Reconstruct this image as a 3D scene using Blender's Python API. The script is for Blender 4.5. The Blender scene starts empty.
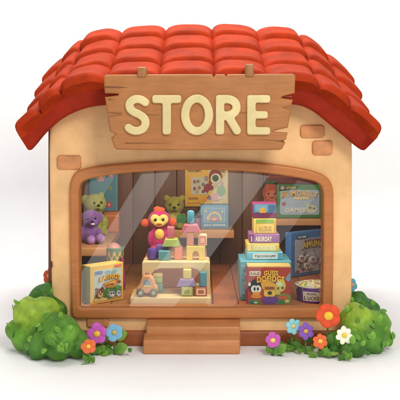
import bpy, bmesh, math, random
import numpy as np
from mathutils import Vector, Matrix, Euler
random.seed(7)
rng = np.random.RandomState(5)
R = math.radians
SC = bpy.context.scene
COL = SC.collection
D, CZ, HZ = 8.0, 2.15, 130.0          # camera distance to the facade, camera height, picture row of the horizon
def S(y): return (D + y) / D / 100.0   # size of one picture unit at depth y
def P(px, py, y=0.0): return Vector(((px - 200) * S(y), y, CZ - (py - HZ) * S(y)))
ZF = 0.37                              # height of the display floor

# ---------------------------------------------------------------- materials
_M = {}
def lin(c): return tuple(((v / 255) / 12.92 if v / 255 <= .04045 else ((v / 255 + .055) / 1.055) ** 2.4) for v in c)
def M(rgb, rough=.55, var=.10, scale=5.0, bump=.0, bscale=40., grain=None, spec=.4, coat=0., sheen=0.):
    key = (tuple(rgb), rough, var, scale, bump, bscale, grain, spec, coat, sheen)
    if key in _M: return _M[key]
    m = bpy.data.materials.new('m_%d_%d_%d' % tuple(rgb)); m.use_nodes = True
    nt = m.node_tree; N = nt.nodes; L = nt.links
    b = N['Principled BSDF']
    c = lin(rgb)
    tc = N.new('ShaderNodeTexCoord'); mp = N.new('ShaderNodeMapping')
    L.new(tc.outputs['Object'], mp.inputs['Vector'])
    nz = N.new('ShaderNodeTexNoise'); nz.inputs['Scale'].default_value = scale; nz.inputs['Detail'].default_value = 5; nz.inputs['Roughness'].default_value = .6
    L.new(mp.outputs['Vector'], nz.inputs['Vector'])
    rp = N.new('ShaderNodeValToRGB')
    lo = tuple(v * (1 - 1.6 * var) for v in c); hi = tuple(min(1, v * (1 + 1.3 * var)) for v in c)
    rp.color_ramp.elements[0].position = .3; rp.color_ramp.elements[0].color = (*lo, 1)
    rp.color_ramp.elements[1].position = .7; rp.color_ramp.elements[1].color = (*hi, 1)
    fac = nz.outputs['Fac']
    if grain:
        sc = {'x': (.9, 9, 9), 'y': (9, .9, 9), 'z': (9, 9, .9)}[grain]
        mp2 = N.new('ShaderNodeMapping'); mp2.inputs['Scale'].default_value = sc
        L.new(tc.outputs['Object'], mp2.inputs['Vector'])
        g = N.new('ShaderNodeTexNoise'); g.inputs['Scale'].default_value = 3.2; g.inputs['Detail'].default_value = 8; g.inputs['Roughness'].default_value = .68
        g.inputs['Distortion'].default_value = .6
        L.new(mp2.outputs['Vector'], g.inputs['Vector'])
        mx = N.new('ShaderNodeMath'); mx.operation = 'MULTIPLY_ADD'; mx.inputs[1].default_value = .6
        L.new(g.outputs['Fac'], mx.inputs[0])
        mm = N.new('ShaderNodeMath'); mm.operation = 'MULTIPLY'; mm.inputs[1].default_value = .4
        L.new(nz.outputs['Fac'], mm.inputs[0]); L.new(mm.outputs[0], mx.inputs[2])
        fac = mx.outputs[0]
    L.new(fac, rp.inputs['Fac']); L.new(rp.outputs['Color'], b.inputs['Base Color'])
    # roughness varies a little over the surface
    mr = N.new('ShaderNodeMapRange'); mr.inputs['To Min'].default_value = max(0, rough - .08); mr.inputs['To Max'].default_value = min(1, rough + .1)
    L.new(nz.outputs['Fac'], mr.inputs['Value']); L.new(mr.outputs['Result'], b.inputs['Roughness'])
    b.inputs['Specular IOR Level'].default_value = spec
    b.inputs['Coat Weight'].default_value = coat
    b.inputs['Sheen Weight'].default_value = sheen
    if bump:
        bn = N.new('ShaderNodeTexNoise'); bn.inputs['Scale'].default_value = bscale; bn.inputs['Detail'].default_value = 4
        L.new((mp2 if grain else mp).outputs['Vector'], bn.inputs['Vector'])
        bp = N.new('ShaderNodeBump'); bp.inputs['Strength'].default_value = bump; bp.inputs['Distance'].default_value = .02
        L.new(bn.outputs['Fac'], bp.inputs['Height']); L.new(bp.outputs['Normal'], b.inputs['Normal'])
    _M[key] = m
    return m
def W(rgb, grain='x', var=.15, rough=.45, bump=.16): return M(rgb, rough, var, 4.0, bump, 4.0, grain, .4, .08)   # wood
def FUZZ(rgb): return M(rgb, .9, .16, 14, .5, 90, None, .15, 0, .25)     # plush
def CARD(rgb): return M(rgb, .45, .05, 9, 0, 40, None, .4)                # printed card
def TOY(rgb): return M(rgb, .42, .08, 8, .03, 60, None, .4)              # painted wood

# ---------------------------------------------------------------- meshes
class MB:
    def __init__(s): s.v = []; s.f = []; s.fm = []; s.mats = []
    def mi(s, m):
        if m not in s.mats: s.mats.append(m)
        return s.mats.index(m)
    def add(s, vf, mat, mtx=None):
        v, f = vf; o = len(s.v)
        for p in v:
            p = Vector(p); s.v.append(tuple(mtx @ p) if mtx is not None else tuple(p))
        k = s.mi(mat) if not isinstance(mat, list) else None
        if k is None: ks = [s.mi(m) for m in mat]
        for n, q in enumerate(f):
            s.f.append([i + o for i in q]); s.fm.append(k if k is not None else ks[n])
        return s
    def build(s, name, parent=None, angle=35, mtx=None):
        me = bpy.data.meshes.new(name); me.from_pydata(s.v, [], s.f)
        for m in s.mats: me.materials.append(m)
        me.polygons.foreach_set('material_index', s.fm)
        me.polygons.foreach_set('use_smooth', [True] * len(s.f))
        me.update(); me.set_sharp_from_angle(angle=R(angle))
        o = bpy.data.objects.new(name, me); COL.objects.link(o)
        if parent: o.parent = parent
        if mtx is not None: o.matrix_local = mtx
        return o
def T(x=0, y=0, z=0): return Matrix.Translation((x, y, z))
def RX(a): return Matrix.Rotation(R(a), 4, 'X')
def RY(a): return Matrix.Rotation(R(a), 4, 'Y')
def RZ(a): return Matrix.Rotation(R(a), 4, 'Z')
def SCL(x, y, z): return Matrix.Diagonal((x, y, z, 1))
def bmvf(bm):
    bm.verts.ensure_lookup_table(); bm.verts.index_update()
    r = ([tuple(v.co) for v in bm.verts], [[v.index for v in f.verts] for f in bm.faces]); bm.free(); return r
def rbox(x0, x1, y0, y1, z0, z1, bv=.012, seg=3):
    bm = bmesh.new(); bmesh.ops.create_cube(bm, size=1)
    for v in bm.verts: v.co = ((x0 + x1) / 2 + v.co.x * (x1 - x0), (y0 + y1) / 2 + v.co.y * (y1 - y0), (z0 + z1) / 2 + v.co.z * (z1 - z0))
    if bv: bmesh.ops.bevel(bm, geom=bm.edges[:], offset=bv, segments=seg, profile=.5, affect='EDGES')
    return bmvf(bm)
def ell(cx, cy, cz, rx, ry, rz, u=24, v=14):
    V = [(cx, cy, cz - rz)]; F = []
    for j in range(1, v):
        a = -math.pi / 2 + math.pi * j / v
        for i in range(u):
            b = 2 * math.pi * i / u
            V.append((cx + rx * math.cos(a) * math.cos(b), cy + ry * math.cos(a) * math.sin(b), cz + rz * math.sin(a)))
    V.append((cx, cy, cz + rz)); t = len(V) - 1
    for i in range(u):
        n = (i + 1) % u
        F.append([0, 1 + n, 1 + i]); F.append([t, t - u + i, t - u + n])
        for j in range(v - 2):
            a = 1 + j * u
            F.append([a + i, a + n, a + u + n, a + u + i])
    return V, F
def lathe(pr, seg=32, cap=True):
    V = []; F = []
    for r, z in pr:
        for i in range(seg):
            b = 2 * math.pi * i / seg; V.append((r * math.cos(b), r * math.sin(b), z))
    for j in range(len(pr) - 1):
        for i in range(seg):
            n = (i + 1) % seg
            F.append([j * seg + i, j * seg + n, (j + 1) * seg + n, (j + 1) * seg + i])
    if cap:
        F.append([i for i in range(seg)][::-1]); F.append([(len(pr) - 1) * seg + i for i in range(seg)])
    return V, F
def rcyl(r, h, bv=.012, seg=28): return lathe([(r - bv, 0), (r - bv * .3, bv * .3), (r, bv), (r, h - bv), (r - bv * .3, h - bv * .3), (r - bv, h)], seg)
def tube(pts, rad, seg=8):
    pts = [Vector(p) for p in pts]; V = []; F = []
    if not isinstance(rad, (list, tuple)): rad = [rad] * len(pts)
    for k, p in enumerate(pts):
        t = (pts[min(k + 1, len(pts) - 1)] - pts[max(k - 1, 0)]).normalized()
        a = t.orthogonal().normalized() if k == 0 else (a - t * a.dot(t)).normalized()
        b = t.cross(a)
        for i in range(seg):
            w = 2 * math.pi * i / seg; V.append(tuple(p + (a * math.cos(w) + b * math.sin(w)) * rad[k]))
    for k in range(len(pts) - 1):
        for i in range(seg):
            n = (i + 1) % seg; F.append([k * seg + i, k * seg + n, (k + 1) * seg + n, (k + 1) * seg + i])
    F.append(list(range(seg))[::-1]); F.append([(len(pts) - 1) * seg + i for i in range(seg)])
    return V, F
def evald(o):
    me = bpy.data.meshes.new_from_object(o.evaluated_get(bpy.context.evaluated_depsgraph_get()))
    r = ([tuple(v.co) for v in me.vertices], [list(p.vertices) for p in me.polygons])
    d = o.data; bpy.data.objects.remove(o); bpy.data.meshes.remove(me)
    return r
def plate(polys, y0, y1, bv=.0, seg=3):
    """closed outlines in x,z (holes included) filled, y0 (front) to y1 (back), rounded rims"""
    cu = bpy.data.curves.new('tmp', 'CURVE'); cu.dimensions = '2D'; cu.fill_mode = 'BOTH'
    cu.extrude = max(1e-4, (y1 - y0) / 2 - bv); cu.bevel_depth = bv; cu.bevel_resolution = seg; cu.offset = -bv
    for poly in polys:
        sp = cu.splines.new('POLY'); sp.points.add(len(poly) - 1); sp.use_cyclic_u = True
        for p, q in zip(sp.points, poly): p.co = (q[0], q[1], 0, 1)
    o = bpy.data.objects.new('tmp', cu); COL.objects.link(o)
    bpy.context.view_layer.update()
    v, f = evald(o); bpy.data.curves.remove(cu)
    ym = (y0 + y1) / 2
    return [(a, ym - c, b) for a, b, c in v], f
def glyphs(s, x0, x1, z0, z1, y=-.006, th=.004, bold=.0, arc=0., lean=0.):
    cu = bpy.data.curves.new('tmp', 'FONT'); cu.body = s; cu.size = 1; cu.offset = bold; cu.extrude = .5; cu.resolution_u = 3; cu.space_character = 1 + bold * 3.2
    o = bpy.data.objects.new('tmp', cu); COL.objects.link(o); bpy.context.view_layer.update()
    v, f = evald(o); bpy.data.curves.remove(cu)
    xs = [p[0] for p in v]; zs = [p[1] for p in v]; ax, bx, az, bz = min(xs), max(xs), min(zs), max(zs)
    out = []
    for p in v:
        t = (p[0] - ax) / (bx - ax); q = (p[1] - az) / (bz - az)
        out.append((x0 + t * (x1 - x0) + lean * q, y - p[2] * th, z0 + q * (z1 - z0) + arc * (1 - (2 * t - 1) ** 2)))
    return out, f
def prism(poly, y0, y1):
    n = len(poly); V = [(x, y0, z) for x, z in poly] + [(x, y1, z) for x, z in poly]
    ar = sum(poly[i][0] * poly[(i + 1) % n][1] - poly[(i + 1) % n][0] * poly[i][1] for i in range(n))
    F = [list(range(n)), list(range(2 * n - 1, n - 1, -1))] + [[i, i + n, (i + 1) % n + n, (i + 1) % n] for i in range(n)]
    if ar < 0: F = [q[::-1] for q in F]
    return V, F
def rrect(x0, x1, z0, z1, r=.0, k=5):
    if r <= 0: return [(x0, z0), (x1, z0), (x1, z1), (x0, z1)]
    o = []
    for cx, cz, a in ((x1 - r, z0 + r, -90), (x1 - r, z1 - r, 0), (x0 + r, z1 - r, 90), (x0 + r, z0 + r, 180)):
        for i in range(k + 1):
            w = R(a + 90 * i / k); o.append((cx + r * math.cos(w), cz + r * math.sin(w)))
    return o
def oval(cx, cz, rx, rz, rot=0, k=22):
    c, s = math.cos(R(rot)), math.sin(R(rot)); o = []
    for i in range(k):
        w = 2 * math.pi * i / k; x, z = rx * math.cos(w), rz * math.sin(w); o.append((cx + x * c - z * s, cz + x * s + z * c))
    return o
def smooth_poly(pts, it=2, closed=True):
    for _ in range(it):
        o = []
        n = len(pts)
        for i in range(n if closed else n - 1):
            a, b = pts[i], pts[(i + 1) % n]
            o.append((a[0] * .75 + b[0] * .25, a[1] * .75 + b[1] * .25)); o.append((a[0] * .25 + b[0] * .75, a[1] * .25 + b[1] * .75))
        pts = o if closed else [pts[0]] + o + [pts[-1]]
    return pts
def clump(ells, voxel, sm=4):
    """ellipsoids fused into one continuous skin"""
    v = []; f = []
    for e in ells:
        a, b = ell(*e, 20, 14); o = len(v); v += a; f += [[i + o for i in q] for q in b]
    me = bpy.data.meshes.new('tmp'); me.from_pydata(v, [], f); o = bpy.data.objects.new('tmp', me); COL.objects.link(o)
    r = o.modifiers.new('r', 'REMESH'); r.mode = 'VOXEL'; r.voxel_size = voxel
    s = o.modifiers.new('s', 'SMOOTH'); s.iterations = sm; s.factor = .5
    bpy.context.view_layer.update()
    return evald(o)
def thing(name, label, cat, loc=(0, 0, 0), rz=0, group=None):
    o = bpy.data.objects.new(name, None); COL.objects.link(o); o.location = loc; o.rotation_euler = (0, 0, R(rz))
    o.empty_display_size = .1
    return tag(o, label, cat, group)
def tag(o, label, cat, group=None):
    o['label'] = label; o['category'] = cat
    if group: o['group'] = group
    return o
class Card:
    """flat printed shapes on a box front; u, w run 0..1 across and up the face"""
    def __init__(s, w, h, y=0.): s.w, s.h, s.y, s.mb, s.k = w, h, y, MB(), 0
    def poly(s, pts, rgb, layer=1):
        s.k += 1
        s.mb.add(prism(pts, s.y - .003 * layer - .00002 * s.k, s.y + .001), CARD(rgb)); return s
    def X(s, u): return (u - .5) * s.w
    def rect(s, u0, u1, w0, w1, rgb, layer=1, r=0.): return s.poly(rrect(s.X(u0), s.X(u1), w0 * s.h, w1 * s.h, r), rgb, layer)
    def oval(s, u, w, ru, rw, rgb, layer=2, rot=0): return s.poly(oval(s.X(u), w * s.h, ru * s.w, rw * s.h, rot), rgb, layer)
    def pts(s, L, rgb, layer=2): return s.poly([(s.X(u), w * s.h) for u, w in L], rgb, layer)
    def text(s, t, u0, u1, w0, w1, rgb, layer=4, bold=.02, arc=0., lean=0.):
        s.tx = getattr(s, 'tx', []); s.tx.append(MB().add(glyphs(t, s.X(u0), s.X(u1), w0 * s.h, w1 * s.h, s.y - .003 * layer, .004, bold, arc * s.h, lean * s.h), CARD(rgb))); return s
    def done(s, parent, mtx=None):
        o = s.mb.build('cover_art', parent, mtx=mtx)
        for q in getattr(s, 'tx', []): q.build('lettering', parent, mtx=mtx)
        return o
WORLD, KEY, TOP, SHOP_FILL, BAND, BACK, EXPO = .43, 350, 345, 44, 2.5, 140, 0.22
# ================================================================ setting
def ground():
    pr = [(-16, 0), (-6, 0), (3.4, 0)]
    for i in range(1, 13):
        a = math.pi / 2 * i / 12; pr.append((3.4 + 1.3 * math.sin(a), 1.3 - 1.3 * math.cos(a)))
    pr += [(4.7, 9)]
    V = []; F = []
    for y, z in pr: V += [(-14, y, z), (14, y, z)]
    for i in range(len(pr) - 1): F.append([2 * i, 2 * i + 1, 2 * i + 3, 2 * i + 2])
    o = MB().add((V, F), M((243, 243, 243), .85, .012, 1.5, 0, 40, None, .2)).build('ground', angle=60)
    o['kind'] = 'structure'
ground()

# ================================================================ the shop
CREAM = M((234, 188, 134), .8, .11, 2.6, .16, 22, None, .2)
FRAME = W((184, 114, 58), 'x', .13)
FRAMEZ = W((196, 116, 60), 'x', .13)
STEP = W((194, 128, 78), 'x', .14)
PLINTH = W((150, 82, 42), 'x', .16)
BRICK = M((200, 138, 92), .75, .16, 7, .2, 30, None, .2)
SIDE = W((112, 62, 34), 'z', .2)
store = thing('toy_store', 'small toy store with red tiled roof, cream walls and wide display window', 'store', (0, 0, 0))
def pz(L, y=0.): return [(P(a, b, y).x, P(a, b, y).z) for a, b in L]
IN_TOP = [(80, 196), (80.3, 187), (82, 182.5), (86.5, 179.7), (100, 176.2), (120, 173.5), (140, 171.6), (170, 170), (200, 169.5), (230, 170.2), (260, 172), (290, 176.3), (306, 179.2), (315, 181.3), (320, 184.5), (322, 190), (322.5, 197)]
OUT_TOP = [(70, 194), (70.5, 184), (72.5, 176.5), (76, 171.7), (82, 168.6), (100, 165.3), (120, 163.3), (140, 161.8), (170, 160.4), (200, 160), (230, 160.6), (260, 162), (290, 165.8), (310, 169.8), (320, 173), (328, 178), (332, 185), (333, 194)]
IN_TOP = smooth_poly(IN_TOP, 2, False); OUT_TOP = smooth_poly(OUT_TOP, 2, False)
inner = IN_TOP + [(322.5, 250), (322, 304.5), (320.5, 306.5), (82, 306.5), (80.5, 305), (80, 250)]
outer = OUT_TOP + [(333, 250), (332, 312), (330.5, 316.5), (327, 318), (78, 318), (73.5, 316.5), (72, 312), (70.5, 250)]
# facade: gable follows the roof, window cut out
fac = [(52.5, 346), (51.5, 300), (51, 270), (52.2, 266), (51.8, 262.5), (50.3, 261), (50, 230), (49.3, 190), (49, 150), (49.3, 128), (63, 109), (84, 97), (107, 93), (160, 89), (200, 88), (240, 88.5), (290, 92), (314, 99), (334, 118), (351, 135), (352.5, 150), (352.3, 235), (352, 300), (351.6, 346)]
hole = [(a + (1.5 if a < 200 else -1.5) * -1, b) for a, b in inner]
hole = [(a + (-3 if a < 200 else 3) * 1.0, b + (-3 if b < 220 else 3)) for a, b in inner]
wall = MB().add(plate([pz(fac), pz(hole)], 0.0, .16, .034, 5), CREAM).build('front_wall', store)
for x0, x1, y0, y1 in ((57, 81.3, 155.2, 169.5), (300, 324.6, 125, 138), (312, 332.6, 140.5, 155.2), (87, 108.8, 313, 327.2)):
    a = pz([(x0, y1), (x1, y0)])
    MB().add(plate([rrect(a[0][0], a[1][0], a[0][1], a[1][1], .035)], -.022 if y0 < 300 else -.03, .05, .016, 3), BRICK).build('brick', wall)
frame = MB().add(plate([pz(outer), pz(inner)], -.055, .14, .026, 4), FRAME).build('window_frame', store)
# glass leans back a little from sill to head
glm = bpy.data.materials.new('window_glass'); glm.use_nodes = True
nt = glm.node_tree; nt.nodes.clear()
mo = nt.nodes.new('ShaderNodeOutputMaterial'); mx = nt.nodes.new('ShaderNodeMixShader'); tr = nt.nodes.new('ShaderNodeBsdfTransparent'); gl = nt.nodes.new('ShaderNodeBsdfGlossy'); fr = nt.nodes.new('ShaderNodeFresnel')
tr.inputs['Color'].default_value = (.97, .98, .975, 1); gl.inputs['Roughness'].default_value = 0.0; fr.inputs['IOR'].default_value = 1.36
nt.links.new(fr.outputs[0], mx.inputs[0]); nt.links.new(tr.outputs[0], mx.inputs[1]); nt.links.new(gl.outputs[0], mx.inputs[2]); nt.links.new(mx.outputs[0], mo.inputs[0])
TILT = 6.5
gz = P(200, 307).z
glass = MB().add(plate([[(x, z - gz) for x, z in pz([(q[0] + (-1.5 if q[0] < 200 else 1.5), q[1] + (-1.5 if q[1] < 220 else 1)) for q in inner])]], -.004, .004), glm)
GM = T(0, .0, gz) @ RX(-TILT)
glass.build('glass_pane', frame, mtx=GM)
# plinth and steps
MB().add(rbox(P(53.5, 0).x, P(350.5, 0).x, -.05, .3, 0, P(0, 331.5, -.05).z, .02), PLINTH).build('plinth', store)
def notched(x0, x1, y0, y1, z1, notch):
    bm = bmesh.new(); bmesh.ops.create_cube(bm, size=1)
    for v in bm.verts: v.co = ((x0 + x1) / 2 + v.co.x * (x1 - x0), (y0 + y1) / 2 + v.co.y * (y1 - y0), z1 / 2 + v.co.z * z1 + (notch if v.co.y > 0 and v.co.z > 0 else 0))
    bmesh.ops.bevel(bm, geom=bm.edges[:], offset=.018, segments=3, profile=.5, affect='EDGES')
    return bmvf(bm)
MB().add(notched(P(146, 0, -.20).x, P(240.5, 0, -.20).x, -.20, .02, P(0, 327, -.20).z, .05), STEP).build('step', store)
MB().add(notched(P(143, 0, -.34).x, P(240, 0, -.34).x, -.34, -.16, P(0, 340.5, -.34).z, .035), STEP).build('step', store)
# body of the house behind the facade
def side(sx):
    xa, xb = 1.535 * sx, 1.78 * sx
    V = []; t = .05 * sx
    ys = [.10, .5, 1.3, 2.1, 2.78]
    rise = lambda y: .62 * (1 - abs(y - 1.3) / 1.6)
    F = []
    for y in ys:
        x = xa + (xb - xa) * (y - .1) / 2.68; zt = 2.02 + max(0, rise(y))
        V += [(x, y, 0), (x, y, zt), (x - t, y, zt), (x - t, y, 0)]
    for i in range(len(ys) - 1):
        for k in range(4):
            q = [4 * i + k, 4 * i + (k + 1) % 4, 4 * i + 4 + (k + 1) % 4, 4 * i + 4 + k]
            F.append(q if sx > 0 else q[::-1])
    F += [[0, 3, 2, 1], [len(V) - 4, len(V) - 3, len(V) - 2, len(V) - 1]]
    MB().add((V, F), SIDE).build('side_wall', store)
side(1); side(-1)
BACKW = (100, 68, 46)
bw = MB()
x = -1.76; k = 0
while x < 1.75:
    w = min(.29, 1.76 - x); c = (106 + (k * 37) % 11 - 5, 70 + (k * 37) % 9 - 4, 42)
    bw.add(rbox(x + .003, x + w - .003, 2.62, 2.72, .1, 2.55, .008, 2), W(c, 'z', .16)); x += w; k += 1
bw.build('back_wall', store)
MB().add(plate([[(-1.78, 0), (1.78, 0), (1.78, 2.1), (1.3, 2.62), (-1.3, 2.62), (-1.78, 2.1)]], 2.722, 2.80, .01), SIDE).build('rear_wall', store)
MB().add(rbox(-1.6, 1.6, .17, 2.7, 2.42, 2.46, 0), W((150, 110, 76), 'x')).build('ceiling', store)
fl = MB(); x = -1.7; k = 0
while x < 1.68:
    w = .262; c = (172 + (k * 29) % 17 - 8, 104 + (k * 29) % 11 - 5, 54)
    fl.add(rbox(x + .003, x + w - .003, .165, 2.62, ZF - .05, ZF, .006, 2), W(c, 'y', .16)); x += w; k += 1
fl.add(rbox(-1.46, 1.46, .03, .165, ZF - .052, ZF - .002, .004, 2), W((176, 108, 56)))
fl.build('display_floor', store)

# ---- roof: barrel profile swept up to a ridge, puffed clay tiles in rows and columns
TOPC = [(20.5, 136.5), (38, 121), (59, 99.5), (80, 91), (107, 86.6), (159, 84), (200, 83), (240, 83.5), (290, 86.5), (316.5, 91.5), (345.5, 110.5), (375.5, 138.5)]
BOTC = [(29.5, 151), (45, 132), (63, 117), (84, 108), (107, 104.5), (159, 101.5), (200, 100.5), (240, 101), (290, 103.5), (312, 109.5), (337, 129), (363, 151)]
YF = -.27
def cat(Pt, t):
    n = len(Pt); i = min(int(t), n - 2); f = t - i
    p0, p1, p2, p3 = Pt[max(i - 1, 0)], Pt[i], Pt[i + 1], Pt[min(i + 2, n - 1)]
    return .5 * (2 * p1 + (p2 - p0) * f + (2 * p0 - 5 * p1 + 4 * p2 - p3) * f * f + (3 * p1 - p0 - 3 * p2 + p3) * f ** 3)
tp = [np.array([P(a, b, YF).x, P(a, b, YF).z]) for a, b in TOPC]
bt = [np.array([P(a, b, YF).x, P(a, b, YF).z]) for a, b in BOTC]
tt = np.linspace(0, len(tp) - 1, 1200)
topc = np.array([cat(tp, t) for t in tt]); botc = np.array([cat(bt, t) for t in tt])
colx = [P(v, 0, YF).x for v in (20.5, 44, 63, 107, 159, 214.5, 267.5, 317, 347, 375.5)]
bounds = [np.argmin(abs(topc[:, 0] - v)) for v in colx]; bounds[0] = 0; bounds[-1] = 1199
US = []
for c in range(9):
    for k in range(20): US.append((bounds[c] + (bounds[c + 1] - bounds[c]) * k / 20, c, k / 20))
US.append((1199, 8, 1.0))
YR, RISE, ROWS, RK = 1.3, .725, 4, 22
rows = []
def tileh(c, r, s, t):
    rj = np.random.RandomState(c * 17 + r * 5 + 3); g = rj.uniform(.85, 1.15); tl = rj.uniform(-.010, .010); off = rj.uniform(-.02, .02)
    w = abs(2 * s - 1); A = .066 if 1 < c < 7 else .05
    x = A * g * (1 - w ** 3.8)
    t2 = max(0, min(1, t + off * 0))
    nose = min(1, t2 / .13); nose = 1 - (1 - nose) ** 2
    tail = min(1, (1 - t2) / .06); tail = .55 + .45 * (1 - (1 - tail) ** 2)
    e = min(1, (1 - w) / .10); e = 1 - (1 - e) ** 2
    return x * (.45 + .55 * nose) * tail + e * nose * (.048 * (1 - .85 * t2) + tl * (2 * s - 1)) 
V = []; F = []; nu = len(US)
def interp(arr, i): k = int(min(i, 1198)); f = i - k; return arr[k] * (1 - f) + arr[k + 1] * f
base_t = [interp(topc, u[0]) for u in US]; base_b = [interp(botc, u[0]) for u in US]
nor = []
for i in range(nu):
    d = base_t[min(i + 1, nu - 1)] - base_t[max(i - 1, 0)]; n = np.array([-d[1], d[0]]); nor.append(n / np.linalg.norm(n))
def surf(i, vv):   # vv 0..2 front to back
    y = YF + (YR - YF) * vv; r = RISE * (vv if vv <= 1 else 2 - vv)
    k = .06; q = 1 - abs(vv - 1)
    r = RISE * q - (max(0, q - .93) ** 2) * 3.0
    return y, r
path = []
for rr in range(ROWS * 2):
    for k in range(RK):
        t = (k / RK) ** 1.0
        path.append((rr, t))
path.append((ROWS * 2 - 1, 1.0))
grid = []
sl = RISE / (YR - YF)
# fascia: under edge, rounded lip, then the tiles
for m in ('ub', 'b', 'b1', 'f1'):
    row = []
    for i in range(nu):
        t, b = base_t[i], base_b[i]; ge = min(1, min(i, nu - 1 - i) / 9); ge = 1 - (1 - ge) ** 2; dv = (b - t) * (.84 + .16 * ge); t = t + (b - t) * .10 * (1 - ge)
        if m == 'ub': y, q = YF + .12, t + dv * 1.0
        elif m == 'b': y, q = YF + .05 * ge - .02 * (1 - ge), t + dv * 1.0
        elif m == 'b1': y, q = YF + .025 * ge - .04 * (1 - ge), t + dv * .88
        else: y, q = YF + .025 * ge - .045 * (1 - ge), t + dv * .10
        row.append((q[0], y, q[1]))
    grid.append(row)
for rr, t in path:
    row = []
    back = rr >= ROWS
    for i in range(nu):
        u, c, s = US[i]
        vv = (rr + t) / ROWS
        y, r = surf(i, vv)
        tt_ = t if not back else 1 - t
        rid = rr if not back else ROWS * 2 - 1 - rr + 10
        h = tileh(c, rid, s, tt_)
        if rr == 0:
            lip = max(0, 1 - t / .5); h += .012 + .02 * lip * (1 - abs(2 * s - 1) ** 6); y -= .035 + .045 * lip ** 2 * (1 - abs(2 * s - 1) ** 5)
        n = nor[i]; ny = -.38 if not back else .38
        n3 = np.array([n[0], ny, n[1]]); n3 /= np.linalg.norm(n3)
        row.append((base_t[i][0] + n3[0] * h, y + n3[1] * h, base_t[i][1] + r + n3[2] * h))
    grid.append(row)
yb = 2 * YR - YF
for m in ('bb', 'be'):
    row = []
    for i in range(nu):
        t, b = base_t[i], base_b[i]; q = t + (b - t) * (.9 if m == 'bb' else 1); row.append((q[0], yb - (0 if m == 'bb' else .06), q[1]))
    grid.append(row)
row = []
for i in range(nu): row.append((base_b[i][0], YR, base_b[i][1] + RISE))
grid.append(row)
nr = len(grid)
for row in grid: V += row
for a in range(nr):
    b = (a + 1) % nr
    for i in range(nu - 1): F.append([a * nu + i, a * nu + i + 1, b * nu + i + 1, b * nu + i])
F.append([a * nu for a in range(nr)]); F.append([a * nu + nu - 1 for a in range(nr)][::-1])
ROOF = M((168, 53, 20), .7, .17, 4.2, .22, 16, None, .08)
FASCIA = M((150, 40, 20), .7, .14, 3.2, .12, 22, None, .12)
nf = nu - 1
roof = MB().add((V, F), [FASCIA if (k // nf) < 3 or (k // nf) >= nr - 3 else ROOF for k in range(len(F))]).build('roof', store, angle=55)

# ================================================================ sign
SY = -.52
board = [(104, 76), (106, 74.6), (150, 74.2), (212, 74), (213.5, 77.2), (216, 74.2), (224.5, 74), (226, 76.5), (228, 74), (293, 73.6), (295.6, 75.5), (295, 93), (283, 96.8), (282, 97.8), (293.3, 99.5), (291.4, 105.6), (284, 107.8), (290.8, 110), (288.2, 127.5), (274, 130.7), (273.6, 131.8), (287.8, 132.4), (286.2, 139.8), (282, 141.2), (285.8, 142.2), (282.4, 149), (279, 150), (160, 150.2), (116.5, 149.6), (114, 147.5), (111, 138), (115.2, 134.2), (109.4, 131.2), (107.4, 116), (120, 114.6), (120.3, 113.6), (107, 112.6), (105, 99), (104.6, 97), (118, 95), (118, 94), (104.6, 93), (103.6, 84)]
SGN = W((168, 108, 56), 'x', .15, .55, .15)
c0 = P(200, 112, SY)
sign = thing('store_sign', 'brown wooden sign board reading STORE with cracked ends', 'sign', (c0.x, SY, c0.z))
def sp(L, y=SY): return [(P(a, b, y).x - c0.x, P(a, b, y).z - c0.z) for a, b in L]
MB().add(plate([sp(board)], 0.0, .12, .020, 3), SGN).build('board', sign)
DKS = W((118, 68, 36))
for L in ([(104.5, 86.2), (120, 86.6), (128, 87.5), (119, 88.2), (104.8, 88)], [(142, 114.2), (160, 114.8), (142, 115.2)], [(255, 139.2), (284, 140.6), (284, 141.6)], [(236, 112.6), (262, 113.0), (236, 113.4)], [(125, 142.6), (170, 143.3), (125, 143.6)], [(281, 97.0), (292, 95.9), (292, 97.0)], [(108, 98.6), (114, 99.6), (108, 100)]):
    a = sp(L); MB().add(prism(a, -.002, .01), DKS).build('crack', sign)
for px0, px1, py0, py1 in ((137, 146.5, 66.8, 77.2), (245.5, 254, 63.8, 76.8)):
    a = sp([(px0, py1), (px1, py0)], SY - .02)
    MB().add(rbox(a[0][0], a[1][0], -.02, .34, a[0][1], a[1][1], .018), W((160, 106, 56), 'z')).build('peg', sign)
# letters: strokes fused, then outlined
def field(strokes, x0, x1, y0, y1, st=.4):
    xs = np.arange(x0 + .0371, x1, st); ys = np.arange(y0 + .0273, y1, st); X, Y = np.meshgrid(xs, ys); Fd = np.full(X.shape, 1e9)
    for s in strokes:
        if s[0] == 'l':
            pts, r = s[1], s[2]
            for a, b in zip(pts[:-1], pts[1:]):
                dx, dy = b[0] - a[0], b[1] - a[1]; L = dx * dx + dy * dy + 1e-9
                t = np.clip(((X - a[0]) * dx + (Y - a[1]) * dy) / L, 0, 1)
                Fd = np.minimum(Fd, np.hypot(X - a[0] - t * dx, Y - a[1] - t * dy) - r)
        elif s[0] == 'b':
            _, bx0, bx1, by0, by1, r = s
            qx = abs(X - (bx0 + bx1) / 2) - (bx1 - bx0) / 2 + r; qy = abs(Y - (by0 + by1) / 2) - (by1 - by0) / 2 + r
            Fd = np.minimum(Fd, np.hypot(np.maximum(qx, 0), np.maximum(qy, 0)) + np.minimum(np.maximum(qx, qy), 0) - r)
        elif s[0] == 'o':
            _, cx, cy, a, b, a2, b2 = s
            o = (np.hypot((X - cx) / a, (Y - cy) / b) - 1) * min(a, b); i = (np.hypot((X - cx) / a2, (Y - cy) / b2) - 1) * min(a2, b2)
            Fd = np.minimum(Fd, np.maximum(o, -i))
    return xs, ys, Fd
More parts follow.
